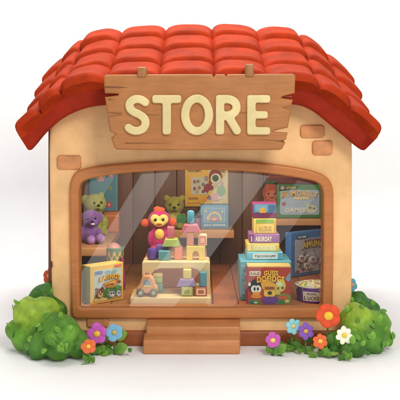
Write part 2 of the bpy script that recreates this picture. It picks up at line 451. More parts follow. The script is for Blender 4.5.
def contour(xs, ys, Fd):
    seg = {}
    def ip(i, j, k, l):
        if (k, l) < (i, j): i, j, k, l = k, l, i, j
        a, b = Fd[j, i], Fd[l, k]; t = a / (a - b); return (round(xs[i] + (xs[k] - xs[i]) * t, 4), round(ys[j] + (ys[l] - ys[j]) * t, 4))
    for j in range(len(ys) - 1):
        for i in range(len(xs) - 1):
            c = [(i, j), (i + 1, j), (i + 1, j + 1), (i, j + 1)]; ins = [Fd[q[1], q[0]] < 0 for q in c]
            if all(ins) or not any(ins): continue
            ent = []; ext = []
            for k in range(4):
                a, b = k, (k + 1) % 4
                if ins[a] != ins[b]:
                    p = ip(*c[a], *c[b]); (ext if ins[a] else ent).append(p)
            for p, q in zip(ext, ent): seg[p] = q
    out = []
    while seg:
        s = next(iter(seg)); L = [s]; n = seg.pop(s)
        while n in seg: L.append(n); n = seg.pop(n)
        if len(L) < 7: continue
        a = np.array(L + L[:1]); d = np.concatenate([[0], np.cumsum(np.hypot(*np.diff(a, axis=0).T))]); n = int(d[-1] / 1.0)
        q = np.linspace(0, d[-1], n, endpoint=False); a = np.stack([np.interp(q, d, a[:, 0]), np.interp(q, d, a[:, 1])], 1)
        for _ in range(2): a = .5 * a + .25 * np.roll(a, 1, 0) + .25 * np.roll(a, -1, 0)
        out.append([tuple(p) for p in a])
    return out
def crv(pts, k=6):
    a = [np.array(p, float) for p in pts]; return [tuple(cat(a, t)) for t in np.linspace(0, len(a) - 1, (len(a) - 1) * k + 1)]
Sx = ('l', crv([(145.3, 102.3), (140.5, 99.4), (134.5, 99.2), (129.8, 102.8), (129.6, 107.8), (133.5, 111.8), (139.5, 114.6), (144.3, 118.6), (145.4, 123.8), (142.6, 128.9), (136.8, 130.9), (131.4, 129.9), (128.3, 127.6)]), 4.1)
LET = {'S': [Sx], 'T': [('b', 152, 181.3, 95, 103.2, 2.2), ('b', 162.3, 171, 96, 134.6, 2.2)],
       'O': [('o', 197, 114.8, 16.2, 20.4, 7.6, 12.2)],
       'R': [('b', 215.6, 224.3, 95, 134.6, 2.2), ('l', crv([(220, 99.3), (229, 99.3), (234.6, 102), (236.6, 107), (234.8, 112.2), (229, 115.3), (220, 115.4)]), 4.2), ('l', [(228, 115.5), (237, 130.6)], 4.2)],
       'E': [('b', 247, 255.8, 95, 134.8, 2.2), ('b', 248, 270.4, 95, 102.8, 2.2), ('b', 248, 268, 111, 118.6, 2.2), ('b', 248, 270.4, 127, 134.8, 2.2)]}
LETM = M((212, 194, 140), .5, .08, 5, .05, 30, None, .35)
for ch, st in LET.items():
    polys = contour(*field(st, 118, 278, 88, 142))
    MB().add(plate([sp(p, SY - .03) for p in polys], -.032, .01, .013, 3), LETM).build('letter', sign)
# ================================================================ shelves and riser (fixed to the shop)
SH = W((190, 136, 82), 'x', .12)
def zof(py, y): return P(0, py, y).z
def shelf_poly(name, L, z0, z1):
    """horizontal board from an outline in x,y"""
    v, f = plate([L], 0, z1 - z0, .012, 2)       # outline lies in x,z with depth along y
    MB().add(([(a, c, z1 - b) for a, b, c in v], [q[::-1] for q in f]), SH).build(name, store)
zL = zof(248, 1.0)
shelf_poly('shelf', [(-1.60, 1.0), ((106 - 200) * S(1.0), 1.0), ((106 - 200) * S(1.0), 2.615), (-1.70, 2.615)], zL - .095, zL)
zC = zof(230, 2.05)
shelf_poly('shelf', [((157 - 200) * S(2.05), 2.05), ((234 - 200) * S(2.05), 2.05), ((234 - 200) * S(2.05), 2.615), ((157 - 200) * S(2.05), 2.615)], zC - .105, zC)
zR = zof(219, 2.05)
shelf_poly('shelf', [((262 - 200) * S(2.05), 2.05), (1.66, 2.05), (1.70, 2.615), ((262 - 200) * S(2.05), 2.615)], zR - .085, zR)
RZY = 1.0; zRis = zof(256, RZY)
MB().add(rbox((145 - 200) * S(RZY), (207 - 200) * S(RZY), RZY, 1.7, ZF, zRis, .012), W((150, 104, 76), 'x', .12)).build('display_plinth', store)

# ================================================================ boxes
def boxthing(name, label, cat, x0, x1, pyt, y, zb, depth, rgb, rz=0, group=None, bv=.010, lid=None):
    w = (x1 - x0) * S(y); h = zof(pyt, y) - zb
    t = thing(name, label, cat, ((x0 + x1) / 2 * S(y) - 200 * S(y), y, zb), rz, group)
    MB().add(rbox(-w / 2, w / 2, 0, depth, 0.001, h, bv), CARD(rgb)).build('box_body', t)
    return t, w, h
YEL = (238, 190, 74)
# --- red game box in front
t, w, h = boxthing('game_box', 'red game box with yellow lettering and cartoon faces at the front of the window', 'game box', 247.3, 291.2, 267.2, .115, ZF, .20, (176, 54, 34))
MB().add(rbox(-w / 2 + .004, w / 2 - .004, .004, .196, h - .004, h + .012, .004), CARD((232, 196, 110))).build('box_lid', t)
c = Card(w, h, 0)
c.rect(.015, .985, .02, .985, (186, 58, 36), 1)
c.pts([(.03, .03), (.34, .03), (.30, .13), (.20, .17), (.03, .14)], (92, 128, 70), 2)
c.oval(.10, .085, .05, .03, (44, 96, 122), 3).oval(.19, .08, .045, .025, (210, 214, 160), 3)
c.pts([(.64, .03), (.985, .03), (.985, .26), (.86, .33), (.72, .30), (.62, .16)], (118, 138, 62), 2)
c.oval(.80, .20, .13, .06, (196, 92, 46), 3, 12).oval(.76, .11, .12, .055, (62, 124, 58), 3).oval(.90, .12, .05, .04, (214, 196, 110), 4)
c.oval(.52, .15, .19, .12, (104, 62, 140), 3).oval(.60, .66 - .03, .10, .04, (122, 74, 148), 2)
c.pts([(.30, .62), (.36, .68), (.50, .66), (.62, .58), (.70, .50), (.62, .40), (.34, .44)], (240, 176, 52), 3)
c.poly(rrect(c.X(.375), c.X(.635), .24 * h, .53 * h, .02), (238, 192, 66), 5)
c.rect(.395, .615, .42, .50, (170, 84, 40), 6).oval(.51, .335, .05, .05, (70, 52, 38), 6)
c.oval(.415, .33, .02, .03, (250, 226, 130), 6).oval(.60, .33, .02, .03, (250, 226, 130), 6)
c.oval(.175, .49, .145, .19, (44, 42, 52), 4)
c.oval(.155, .435, .075, .10, (240, 236, 222), 5).oval(.245, .435, .07, .10, (240, 236, 222), 5).oval(.165, .44, .022, .045, (30, 30, 36), 6).oval(.238, .44, .022, .045, (30, 30, 36), 6)
c.pts([(.12, .36), (.27, .36), (.30, .31), (.20, .26), (.11, .31)], (236, 158, 50), 6)
c.oval(.20, .245, .12, .055, (228, 142, 40), 5).oval(.05, .56, .03, .05, (240, 236, 222), 5)
c.oval(.755, .53, .115, .16, (216, 208, 110), 5).oval(.735, .57, .06, .05, (238, 234, 200), 6).oval(.80, .47, .024, .03, (60, 70, 44), 7).oval(.70, .46, .02, .025, (60, 70, 44), 7).oval(.68, .36, .075, .075, (210, 190, 84), 6)
c.rect(.05, .305, .775, .90, (240, 228, 206), 2, .008)
c.text('KAUS', .075, .275, .80, .875, (150, 66, 50), 3, .01)
c.pts([(.86, .70), (.975, .88), (.98, .66), (.92, .62)], (126, 158, 178), 2)
c.text('GUISS', .375, .70, .775, .905, (255, 214, 70), 5, .035, .02)
c.text('DOFIDGS', .215, .84, .60, .765, (255, 206, 50), 6, .045, .025)
c.done(t)
# --- teal box behind it, and the stack
zS = zof(265.5, .36)
zS = ZF + h + .014
t, w, h2 = boxthing('game_box', 'large teal box standing behind the red game box', 'game box', 240.3, 292, 0, .36, ZF, .52, (86, 158, 172)) if False else (None, 0, 0)
def boxz(name, label, cat, x0, x1, y, zb, zt, depth, rgb, rz=0, group=None, bv=.010):
    return boxthing(name, label, cat, x0, x1, HZ + (CZ - zt) / S(y), y, zb, depth, rgb, rz, group, bv)
zS = zof(261.3, .34)
t, w, h = boxz('game_box', 'large teal box standing upright behind the red game box', 'game box', 240.3, 291.5, .34, ZF, zS, .52, (92, 166, 178))
c = Card(w, h)
c.rect(.02, .98, .03, .97, (104, 176, 186), 1).rect(.02, .98, .86, .90, (150, 206, 206), 2)
for k in range(9): c.oval(.055 + .012 * ((k * 7) % 5), .12 + .08 * k, .018, .022, [(214, 120, 110), (240, 214, 190), (62, 120, 140)][k % 3], 3)
c.done(t)
yy = .40
t, w, h = boxthing('game_box', 'light blue flat box with white label, lowest in the stack on the teal box', 'game box', 247, 283, 252.0, .42, zS, .36, (118, 190, 204), 0, 'boxes stacked on the teal box')
c = Card(w, h); c.rect(.16, .84, .14, .80, (232, 236, 232), 1); c.text('TIJCOSOPP', .20, .80, .30, .62, (70, 84, 96), 2, .01); c.rect(.88, .97, .1, .9, (88, 162, 182), 1); c.done(t)
z1 = zS + h
t, w, h = boxthing('game_box', 'yellow flat box with pale green lettering, under the purple box in the stack', 'game box', 246.8, 279.5, 243.4, .44, z1, .34, (232, 196, 92), 0, 'boxes stacked on the teal box')
c = Card(w, h); c.rect(.16, .90, .12, .80, (214, 214, 130), 1); c.text('GORUDES', .22, .86, .22, .70, (250, 240, 190), 2, .04); c.rect(.03, .12, .1, .9, (246, 222, 140), 1); c.done(t)
z1 += h
t, w, h = boxthing('game_box', 'purple flat box with white lettering, between two yellow boxes in the stack', 'game box', 249.5, 279.8, 234.0, .45, z1, .32, (160, 104, 160), 0, 'boxes stacked on the teal box')
c = Card(w, h); c.rect(.01, .13, .02, .98, (136, 62, 132), 1); c.text('I', .055, .085, .22, .76, (250, 240, 236), 2, .05); c.text('ABUROAY', .19, .74, .20, .74, (248, 232, 214), 2, .05); c.done(t)
z1 += h
t, w, h = boxthing('game_box', 'tall yellow box with green top panel, below the topmost box of the stack', 'game box', 253.8, 276.4, 218.6, .46, z1, .30, (240, 200, 92), 0, 'boxes stacked on the teal box')
c = Card(w, h); c.rect(.10, .88, .70, .96, (146, 190, 82), 1); c.rect(.13, .87, .10, .62, (248, 218, 120), 1); c.text('LUEUS', .24, .78, .38, .52, (214, 160, 60), 2, .02); c.text('DUOTS', .24, .78, .18, .32, (214, 160, 60), 2, .02); c.rect(.02, .07, .05, .95, (252, 230, 150), 1); c.rect(.92, .98, .05, .95, (226, 176, 66), 1); c.done(t)
z1 += h
t, w, h = boxthing('game_box', 'magenta box with blue picture panel, topmost in the stack', 'game box', 252.8, 277, 203.6, .47, z1, .28, (134, 50, 96), 0, 'boxes stacked on the teal box')
c = Card(w, h); c.rect(.03, .97, .38, .97, (96, 142, 176), 1); c.rect(.10, .62, .46, .90, (124, 172, 198), 2); c.rect(.66, .93, .46, .92, (74, 116, 156), 2)
c.pts([(.28, .38), (.28, .60), (.36, .70), (.48, .70), (.54, .60), (.54, .38)], (226, 166, 52), 4); c.done(t)
# --- yellow book-like box on the left, turned
t, w, h = boxthing('game_box', 'yellow game box turned at an angle, jungle picture on its cover, left on the floor', 'game box', 0, 1, 0, .16, ZF, .1, (1, 1, 1)) if False else (None, 0, 0)
a = P(90.5, 0, .13); w, dp = .42, .155; h = zof(266.5, .13) - ZF
t = thing('game_box', 'yellow game box turned at an angle with jungle animals on its cover', 'game box', (a.x, .13, ZF), 43)
MB().add(rbox(0, w, 0, dp, .001, h, .008), CARD((240, 200, 86))).build('box_body', t)
sp_ = Card(dp, h); sp_.rect(.04, .96, .02, .98, (148, 160, 88), 1); sp_.rect(.30, .70, .12, .9, (128, 146, 76), 2); sp_.done(t, T(0, dp / 2, 0) @ RZ(-90))
c = Card(w, h)
c.rect(.03, .97, .015, .985, (244, 196, 84), 1)
c.rect(.10, .93, .07, .87, (198, 212, 204), 2, .01)
c.pts([(.10, .07), (.93, .07), (.93, .36), (.80, .42), (.66, .36), (.5, .40), (.36, .33), (.22, .30), (.10, .24)], (96, 138, 72), 3)
c.pts([(.10, .07), (.5, .07), (.44, .14), (.3, .17), (.10, .15)], (226, 196, 126), 4).pts([(.5, .07), (.93, .07), (.93, .13), (.7, .12)], (190, 150, 70), 4)
for k in range(16): c.oval(.40 + .52 * ((k * 37) % 17) / 17, .16 + .22 * ((k * 23) % 11) / 11, .045, .022, [(58, 104, 56), (126, 164, 84), (72, 124, 92)][k % 3], 5, k * 40)
c.oval(.24, .27, .115, .13, (112, 66, 38), 6).oval(.16, .38, .04, .045, (112, 66, 38), 6).oval(.33, .38, .04, .045, (112, 66, 38), 6).oval(.26, .25, .075, .085, (222, 178, 110), 7).oval(.225, .30, .016, .022, (40, 28, 22), 8).oval(.295, .30, .016, .022, (40, 28, 22), 8).oval(.26, .25, .022, .016, (50, 30, 24), 8)
c.oval(.62, .20, .09, .08, (178, 178, 188), 6).oval(.595, .225, .016, .022, (40, 40, 46), 7).oval(.655, .225, .016, .022, (40, 40, 46), 7).oval(.625, .175, .04, .03, (226, 222, 220), 7)
c.oval(.83, .19, .075, .075, (206, 206, 212), 6).oval(.81, .21, .014, .02, (40, 40, 46), 7).oval(.86, .21, .014, .02, (40, 40, 46), 7)
c.pts([(.34, .50), (.78, .58), (.76, .48), (.70, .40), (.62, .38), (.5, .38), (.42, .42)], (210, 140, 44), 6).pts([(.40, .48), (.72, .54), (.66, .44), (.5, .42)], (246, 196, 92), 7)
c.rect(.12, .34, .77, .85, (112, 138, 178), 4, .005).rect(.72, .92, .90, .955, (232, 130, 130), 3, .005)
c.oval(.5, .80, .09, .04, (142, 176, 196), 3).oval(.7, .79, .08, .04, (150, 186, 170), 3).oval(.84, .50, .05, .035, (150, 84, 52), 6)
c.text('BAIINGS', .23, .86, .555, .69, (92, 52, 26), 5, .075, .045, .0)
c.text('BAIINGS', .235, .855, .565, .69, (250, 190, 54), 7, .035, .045, .0)
c.text('GAME', .44, .66, .445, .495, (130, 70, 30), 8, .01)
c.done(t, T(w / 2, 0, 0))
# --- blue box, turned, right
a = P(290.6, 0, 1.62); w, dp = .60, .10; h = zof(233, 1.62) - ZF
t = thing('game_box', 'tall blue game box turned at an angle, pale cover with yellow lettering', 'game box', (a.x, 1.62, ZF), 38)
MB().add(rbox(0, w, 0, dp, .001, h, .012), CARD((70, 118, 178))).build('box_body', t)
c = Card(w, h)
c.rect(.02, .98, .015, .985, (84, 132, 190), 1, .01)
c.rect(.12, .95, .08, .84, (178, 188, 200), 2, .03)
c.rect(.16, .46, .84, .93, (50, 78, 112), 3, .01); c.text('GLOBIE', .19, .43, .86, .91, (214, 226, 232), 4, .01)
c.text('AMUNA', .30, .93, .60, .75, (66, 58, 40), 4, .07, .03); c.text('AMUNA', .305, .925, .61, .75, (222, 196, 92), 6, .03, .03)
c.text('ROUGE', .38, .86, .745, .80, (142, 60, 60), 4, .03, .02)
for k in range(26): c.oval(.18 + .72 * ((k * 41) % 29) / 29, .12 + .44 * ((k * 17) % 23) / 23, .05, .028, [(150, 84, 84), (206, 206, 210), (104, 112, 120), (126, 148, 110), (176, 146, 150)][k % 5], 3 + k % 2, k * 33)
for u, q in ((.30, .40), (.62, .34), (.46, .22)): c.oval(u, q, .10, .075, (214, 214, 214), 6).oval(u - .03, q + .015, .018, .018, (48, 48, 54), 7).oval(u + .03, q + .015, .018, .018, (48, 48, 54), 7).oval(u, q - .03, .03, .012, (150, 76, 76), 7)
c.done(t, T(w / 2, 0, 0))
# --- purple tub
y = .38; r = 18.5 * S(y); cx = (314.5 - 200) * S(y); ht = zof(284.5, y) - ZF
t = thing('snack_tub', 'round purple tub heaped with pale snacks, white label on its side', 'tub', (cx, y, ZF))
MB().add(lathe([(r * .90, 0), (r * .93, .01), (r, ht - .02), (r * 1.03, ht - .012), (r * 1.03, ht), (r * .97, ht), (r * .95, ht - .03)], 40), M((112, 78, 164), .4, .06)).build('tub_body', t)
sn = MB(); pal = [(236, 220, 150), (214, 204, 108), (222, 196, 176), (178, 150, 110), (206, 214, 200), (226, 206, 190), (164, 166, 92)]
for k in range(150):
    a = k * 2.39996; q = math.sqrt((k + .5) / 150) * r * .93
    sn.add(ell(0, 0, 0, .026, .022, .018, 8, 6), CARD(pal[(k * 5) % 7]), T(q * math.cos(a), q * math.sin(a), ht - .025 + .045 * (1 - (q / r) ** 2) + .008 * math.sin(k * 3.1)) @ RX(k * 31) @ RZ(k * 47))
sn.build('snack_heap', t)
def wrap(v, rr):
    q = lambda p: r * (.93 + .07 * (p[2] - .01) / (ht - .03)) + .001 - p[1]
    return [(q(p) * math.sin(p[0] / rr), -q(p) * math.cos(p[0] / rr), p[2]) for p in v]
rim = MB().add(lathe([(r * .98, ht - .006), (r * 1.045, ht - .004), (r * 1.045, ht + .008), (r * .98, ht + .008)], 40, False), CARD((232, 226, 190))).build('rim', t)
def strip(x0, x1, z0, z1, n=14):
    V = []; F = []
    for i in range(n + 1):
        x = x0 + (x1 - x0) * i / n
        V += [(x, -.004, z0), (x, -.004, z1), (x, .002, z1), (x, .002, z0)]
    for i in range(n):
        for k in range(4): F.append([4 * i + k, 4 * i + 4 + k, 4 * i + 4 + (k + 1) % 4, 4 * i + (k + 1) % 4])
    F += [[3, 2, 1, 0], [4 * n, 4 * n + 1, 4 * n + 2, 4 * n + 3]]
    return V, [q[::-1] for q in F]
lb = MB(); v, f = strip(-.155, .035, ht * .14, ht * .74); lb.add((wrap(v, r * .985), f), CARD((232, 222, 204))).build('label', t)
for s_, x0, x1, z0, z1 in (('POPS', -.10, -.01, ht * .52, ht * .67), ('L UCKS', -.135, .018, ht * .22, ht * .45)):
    v, f = glyphs(s_, x0, x1, z0, z1, -.006, .003, .02); MB().add((wrap(v, r * .985), f), CARD((96, 84, 72))).build('lettering', t)
# --- upper right: green box, maroon board, strawberry plush
t, w, h = boxthing('game_box', 'green box with pale blue cover standing on the upper right shelf', 'game box', 277, 321.5, 184.5, 2.16, zR, .16, (70, 124, 66))
c = Card(w, h)
c.rect(.07, .95, .10, .84, (150, 172, 188), 1, .03).pts([(.04, .80), (.04, .97), (.52, .97), (.44, .86), (.20, .82)], (46, 78, 42), 2)
c.oval(.12, .90, .045, .055, (196, 140, 150), 3); c.text('UTOW', .20, .42, .86, .94, (202, 190, 96), 3, .03)
c.text('HUMDABLT', .09, .92, .58, .76, (74, 54, 34), 3, .07, .07); c.text('HUMDABLT', .095, .915, .59, .76, (222, 178, 96), 5, .03, .07)
c.text('ASUVES', .38, .72, .56, .63, (232, 214, 170), 5, .04); c.oval(.55, .60, .22, .06, (178, 160, 120), 3)
c.pts([(.10, .46), (.20, .48), (.18, .38), (.13, .36)], (168, 50, 66), 3)
c.text('GAMES', .18, .64, .16, .30, (206, 206, 196), 3, .05, .02); c.oval(.77, .27, .13, .13, (196, 200, 180), 3).oval(.74, .31, .035, .03, (120, 126, 110), 4).oval(.83, .29, .03, .03, (120, 126, 110), 4).oval(.70, .40, .06, .04, (180, 190, 150), 4)
c.done(t)
t, w, h = boxthing('wide_box', 'maroon box standing behind the green box on the upper right shelf', 'box', 267, 318, 173.5, 2.42, zR, .17, (104, 42, 34))
c = Card(w, h); c.rect(.02, .98, .02, .97, (112, 46, 36), 1).rect(.02, .98, .9, .94, (140, 66, 48), 2); c.done(t)
# ================================================================ plush toys
class FB:
    def piece(s, name, vf, m): MB().add(vf, m).build(name, t)
def eye(f_, x, z, y, r):
    mb = MB()
    mb.add(ell(x, y, z, r, r * .7, r * 1.1, 14, 10), M((26, 20, 20), .2, .02))
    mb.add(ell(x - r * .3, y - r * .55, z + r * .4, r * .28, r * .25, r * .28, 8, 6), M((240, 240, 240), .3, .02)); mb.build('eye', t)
# strawberry toy
y = 2.28; u = S(y); cx = (271 - 200) * u
t = thing('plush_toy', 'reddish brown plush toy with green leafy top behind the stacked boxes', 'plush toy', (cx, y, zR))
MB().add(clump([(0, 0, 24 * u, 8.5 * u, 7 * u, 10.5 * u), (0, 0, 11 * u, 9 * u, 7.5 * u, 11 * u), (-4 * u, -4 * u, 15 * u, 3 * u, 4 * u, 3 * u), (4 * u, -4 * u, 15 * u, 3 * u, 4 * u, 3 * u)], .012), FUZZ((168, 78, 58))).build('body', t)
lf = MB()
for k in range(6): lf.add(ell(3.2 * u, 0, 0, 4.2 * u, 2 * u, 1.3 * u, 12, 8), FUZZ((70, 104, 52)), T(0, 0, 33.5 * u) @ RZ(k * 60) @ RY(-18))
lf.add(tube([(0, 0, 33 * u), (1 * u, 0, 37 * u)], 1.1 * u), FUZZ((70, 104, 52))); lf.build('leaf_top', t)
f_ = FB(); f_.piece('muzzle', ell(0, -5.2 * u, 22 * u, 6 * u, 2.6 * u, 6 * u), FUZZ((186, 108, 80))); eye(f_, -3 * u, 24 * u, -7.2 * u, 1.1 * u); eye(f_, 3 * u, 24 * u, -7.2 * u, 1.1 * u)
f_.piece('mouth', tube([(-2.2 * u, -7.9 * u, 20.5 * u), (0, -8.1 * u, 19.6 * u), (2.2 * u, -7.9 * u, 20.5 * u)], .4 * u), M((70, 26, 24), .5))
for s in (-1, 1): MB().add(ell(s * 2.2 * u, -8 * u, 14.5 * u, 1.8 * u, 1.8 * u, 2.2 * u, 12, 8), FUZZ((232, 220, 206))).build('paw', t)

# green teddy on the centre shelf
y = 2.22; u = S(y); cx = (174.5 - 200) * u; z0 = zC
t = thing('plush_bear', 'olive green plush bear in a green vest sitting on the centre shelf', 'plush bear', (cx, y, z0))
MB().add(clump([(0, 0, 23 * u, 9.6 * u, 8 * u, 9 * u), (-7.8 * u, 0, 30.5 * u, 3.2 * u, 2.2 * u, 3.2 * u), (7.8 * u, 0, 30.5 * u, 3.2 * u, 2.2 * u, 3.2 * u), (0, 0, 8 * u, 9 * u, 7.5 * u, 10 * u), (-9 * u, -2 * u, 9 * u, 3.3 * u, 3.6 * u, 6.5 * u), (9 * u, -2 * u, 9 * u, 3.3 * u, 3.6 * u, 6.5 * u), (-6 * u, -8 * u, 3.2 * u, 4 * u, 7 * u, 3.4 * u), (6 * u, -8 * u, 3.2 * u, 4 * u, 7 * u, 3.4 * u), (0, -5 * u, 20.5 * u, 4.8 * u, 4.4 * u, 3.8 * u)], .011), FUZZ((146, 138, 52))).build('body', t)
f_ = FB(); eye(f_, -4.2 * u, 24.6 * u, -7.3 * u, 1.25 * u); eye(f_, 4.2 * u, 24.6 * u, -7.3 * u, 1.25 * u); f_.piece('nose', ell(0, -9.3 * u, 21.6 * u, 1.7 * u, 1.1 * u, 1.3 * u), M((30, 22, 22), .3))
f_.piece('mouth', tube([(-1.8 * u, -9.2 * u, 19.4 * u), (0, -9.5 * u, 18.8 * u), (1.8 * u, -9.2 * u, 19.4 * u)], .35 * u), M((40, 26, 24), .5))
MB().add(clump([(5.4 * u, -3 * u, 8 * u, 5.6 * u, 5.6 * u, 7 * u), (8.6 * u, -2.4 * u, 9.5 * u, 4 * u, 4.2 * u, 5.4 * u)], .012), FUZZ((72, 128, 76))).build('vest', t)
MB().add(ell(-2 * u, -5.9 * u, 9 * u, 5 * u, 2.6 * u, 6 * u), FUZZ((172, 164, 84))).build('belly', t)

# pink monkey on the plinth
y = 1.32; u = S(y); cx = (159.3 - 200) * u; z0 = zRis
t = thing('plush_monkey', 'magenta plush monkey with yellow face and belly and orange ears', 'plush monkey', (cx, y, z0))
MB().add(clump([(0, 0, 32 * u, 11.6 * u, 9 * u, 9.8 * u), (0, 0, 13.5 * u, 9.6 * u, 8 * u, 14 * u), (-8.4 * u, -2 * u, 13 * u, 3.2 * u, 3.6 * u, 8 * u), (8.4 * u, -2 * u, 13 * u, 3.2 * u, 3.6 * u, 8 * u), (-5 * u, -6 * u, 3 * u, 3.8 * u, 6 * u, 3.2 * u), (5 * u, -6 * u, 3 * u, 3.8 * u, 6 * u, 3.2 * u)], .012), FUZZ((184, 50, 104))).build('body', t)
MB().add(clump([(-4 * u, -7.2 * u, 33 * u, 5 * u, 3.2 * u, 5.4 * u), (4.6 * u, -7.2 * u, 33 * u, 5 * u, 3.2 * u, 5.4 * u), (0, -7.6 * u, 29 * u, 6 * u, 3.4 * u, 3.6 * u)], .010, 2), FUZZ((232, 200, 104))).build('face', t)
f_ = FB(); eye(f_, -3.4 * u, 33.2 * u, -10.2 * u, 1.5 * u); eye(f_, 4.2 * u, 33.4 * u, -10.2 * u, 1.5 * u)
MB().add(ell(.3 * u, -10.8 * u, 29 * u, 2.8 * u, 1.2 * u, .9 * u), FUZZ((206, 84, 60))).build('mouth', t)
MB().add(ell(.5 * u, -7.0 * u, 18.2 * u, 4.7 * u, 2.6 * u, 5.6 * u), FUZZ((232, 196, 88))).build('belly', t)
for s, zz in ((-1, 28.5), (1, 29.5)): MB().add(ell(s * 14.2 * u if s < 0 else 13 * u, .5 * u, zz * u, 4.4 * u, 2.6 * u, 4.4 * u), FUZZ((222, 96, 58))).build('ear', t)
MB().add(clump([(-2 * u, 0, 42 * u, 4.2 * u, 3.6 * u, 3.6 * u), (2.4 * u, 0, 41.6 * u, 3.6 * u, 3.2 * u, 3 * u)], .012), FUZZ((216, 92, 50))).build('tuft', t)

# two animals on the left shelf
y = 2.15; u = S(y); cx = (95 - 200) * u; z0 = zL
t = thing('plush_bear', 'pale lime green plush bear sitting behind the purple one on the left shelf', 'plush bear', (cx, y, z0))
hb = 39
MB().add(clump([(0, 0, 31 * u, 11.5 * u, 8.5 * u, 10 * u), (-10 * u, 0, 34.5 * u, 5 * u, 2.6 * u, 5.5 * u), (6.2 * u, 0, 39.5 * u, 3.2 * u, 2.2 * u, 3.6 * u), (1 * u, 0, 11 * u, 10.5 * u, 8 * u, 13 * u), (10 * u, -3 * u, 12 * u, 4 * u, 5 * u, 7 * u), (-8 * u, -3 * u, 12 * u, 4 * u, 5 * u, 7 * u), (9 * u, -8 * u, 4 * u, 4.6 * u, 7 * u, 4.2 * u), (-6 * u, -8 * u, 4 * u, 4.6 * u, 7 * u, 4.2 * u), (4.6 * u, -6 * u, 28.6 * u, 5 * u, 4.4 * u, 4.2 * u)], .012), FUZZ((172, 176, 84))).build('body', t)
f_ = FB(); eye(f_, .4 * u, 32.5 * u, -8.3 * u, 1.3 * u); eye(f_, 7.2 * u, 32.8 * u, -7.2 * u, 1.3 * u); f_.piece('nose', ell(5 * u, -10.4 * u, 30 * u, 1.7 * u, 1.1 * u, 1.2 * u), M((34, 26, 22), .3)); f_.piece('mouth', tube([(3.6 * u, -10.2 * u, 27 * u), (5 * u, -10.5 * u, 26.4 * u), (6.4 * u, -10.1 * u, 27 * u)], .4 * u), M((40, 30, 24), .5))
y = 1.42; u = S(y); cx = (91 - 200) * u
t = thing('plush_bear', 'purple plush bear with floppy ears and lilac paws at the edge of the left shelf', 'plush bear', (cx, y, z0))
MB().add(clump([(0, 0, 24 * u, 10.5 * u, 8.5 * u, 9 * u), (-9 * u, 0, 22 * u, 3.4 * u, 3 * u, 7.5 * u), (9 * u, 1 * u, 25 * u, 2.8 * u, 2.8 * u, 5 * u), (0, 0, 8 * u, 9.4 * u, 7.5 * u, 10.5 * u), (-8 * u, -2 * u, 9 * u, 3.6 * u, 4 * u, 7 * u), (8 * u, -3 * u, 9 * u, 3.6 * u, 4 * u, 6 * u), (2.4 * u, -6 * u, 21 * u, 4.6 * u, 4 * u, 3.8 * u)], .011), FUZZ((124, 84, 150))).build('body', t)
f_ = FB(); eye(f_, -2 * u, 25.2 * u, -8.2 * u, 1.3 * u); eye(f_, 5.2 * u, 25.6 * u, -7.4 * u, 1.3 * u); f_.piece('nose', ell(2.6 * u, -10 * u, 22.4 * u, 1.5 * u, 1 * u, 1.1 * u), M((30, 22, 34), .3)); f_.piece('muzzle', ell(3 * u, -9.2 * u, 19.6 * u, 2.2 * u, 1.3 * u, 1.2 * u), FUZZ((226, 214, 230)))
for dx, dz in ((1.5, 3.6), (10.5, 5.4)): MB().add(ell(dx * u, -9 * u, dz * u, 4.6 * u, 6 * u, 4.6 * u), FUZZ((164, 122, 186))).build('paw', t)

# ================================================================ posters and things at the back
def wallboard(name, label, cat, x0, x1, y0, y1, rgb):
    y = 2.60; a = P(x0, y1, y); b = P(x1, y0, y); t = thing(name, label, cat, ((a.x + b.x) / 2, y - .012, a.z)); w, h = b.x - a.x, b.z - a.z
    MB().add(rbox(-w / 2, w / 2, 0, .03, 0, h, .004), CARD(rgb)).build('board', t); return t, w, h
t, w, h = wallboard('poster', 'yellow poster with picture cards and red and green circles on the back wall', 'poster', 185, 228.4, 166.5, 206.5, (214, 166, 52))
c = Card(w, h)
c.pts([(.64, .03), (.97, .03), (.97, .97), (.52, .97), (.60, .6)], (206, 196, 150), 1)
c.rect(.14, .52, .30, .74, (190, 180, 156), 2, .02)
for u_, w_, col in ((.22, .62, (140, 96, 70)), (.30, .63, (110, 120, 90)), (.22, .45, (130, 84, 60)), (.33, .47, (150, 110, 80)), (.42, .55, (104, 110, 104)), (.42, .38, (120, 60, 70)), (.28, .37, (160, 150, 90))): c.oval(u_, w_, .035, .045, col, 3)
c.text('WHOBBY', .06, .38, .86, .92, (100, 84, 74), 2, .03); c.text('NOUR', .78, .92, .85, .92, (120, 84, 60), 3, .03)
c.poly(smooth_poly([(c.X(q), v * h) for q, v in ((.56, .62), (.55, .84), (.64, .94), (.80, .90), (.87, .74), (.80, .66), (.64, .72))], 2), (140, 46, 46), 4).oval(.53, .46, .10, .115, (136, 48, 48), 4).oval(.60, .54, .04, .12, (136, 48, 48), 4, 20)
c.oval(.71, .70, .12, .13, (222, 214, 188), 5).oval(.70, .71, .075, .085, (60, 104, 66), 6).oval(.71, .55, .10, .05, (204, 190, 166), 5).oval(.49, .70, .05, .07, (152, 130, 118), 3).oval(.84, .56, .06, .07, (186, 160, 156), 4)
c.oval(.83, .40, .10, .13, (132, 172, 136), 4).oval(.70, .24, .10, .10, (208, 160, 156), 5).oval(.60, .34, .07, .07, (214, 186, 100), 4).oval(.80, .22, .06, .05, (214, 190, 190), 6).oval(.56, .22, .05, .05, (110, 76, 110), 4).oval(.90, .12, .04, .04, (200, 190, 120), 4).oval(.46, .19, .08, .06, (216, 140, 50), 3)
c.text('NOPIN', .08, .30, .17, .24, (150, 84, 60), 2, .03); c.rect(.06, .36, .08, .10, (186, 110, 40), 2)
c.done(t)
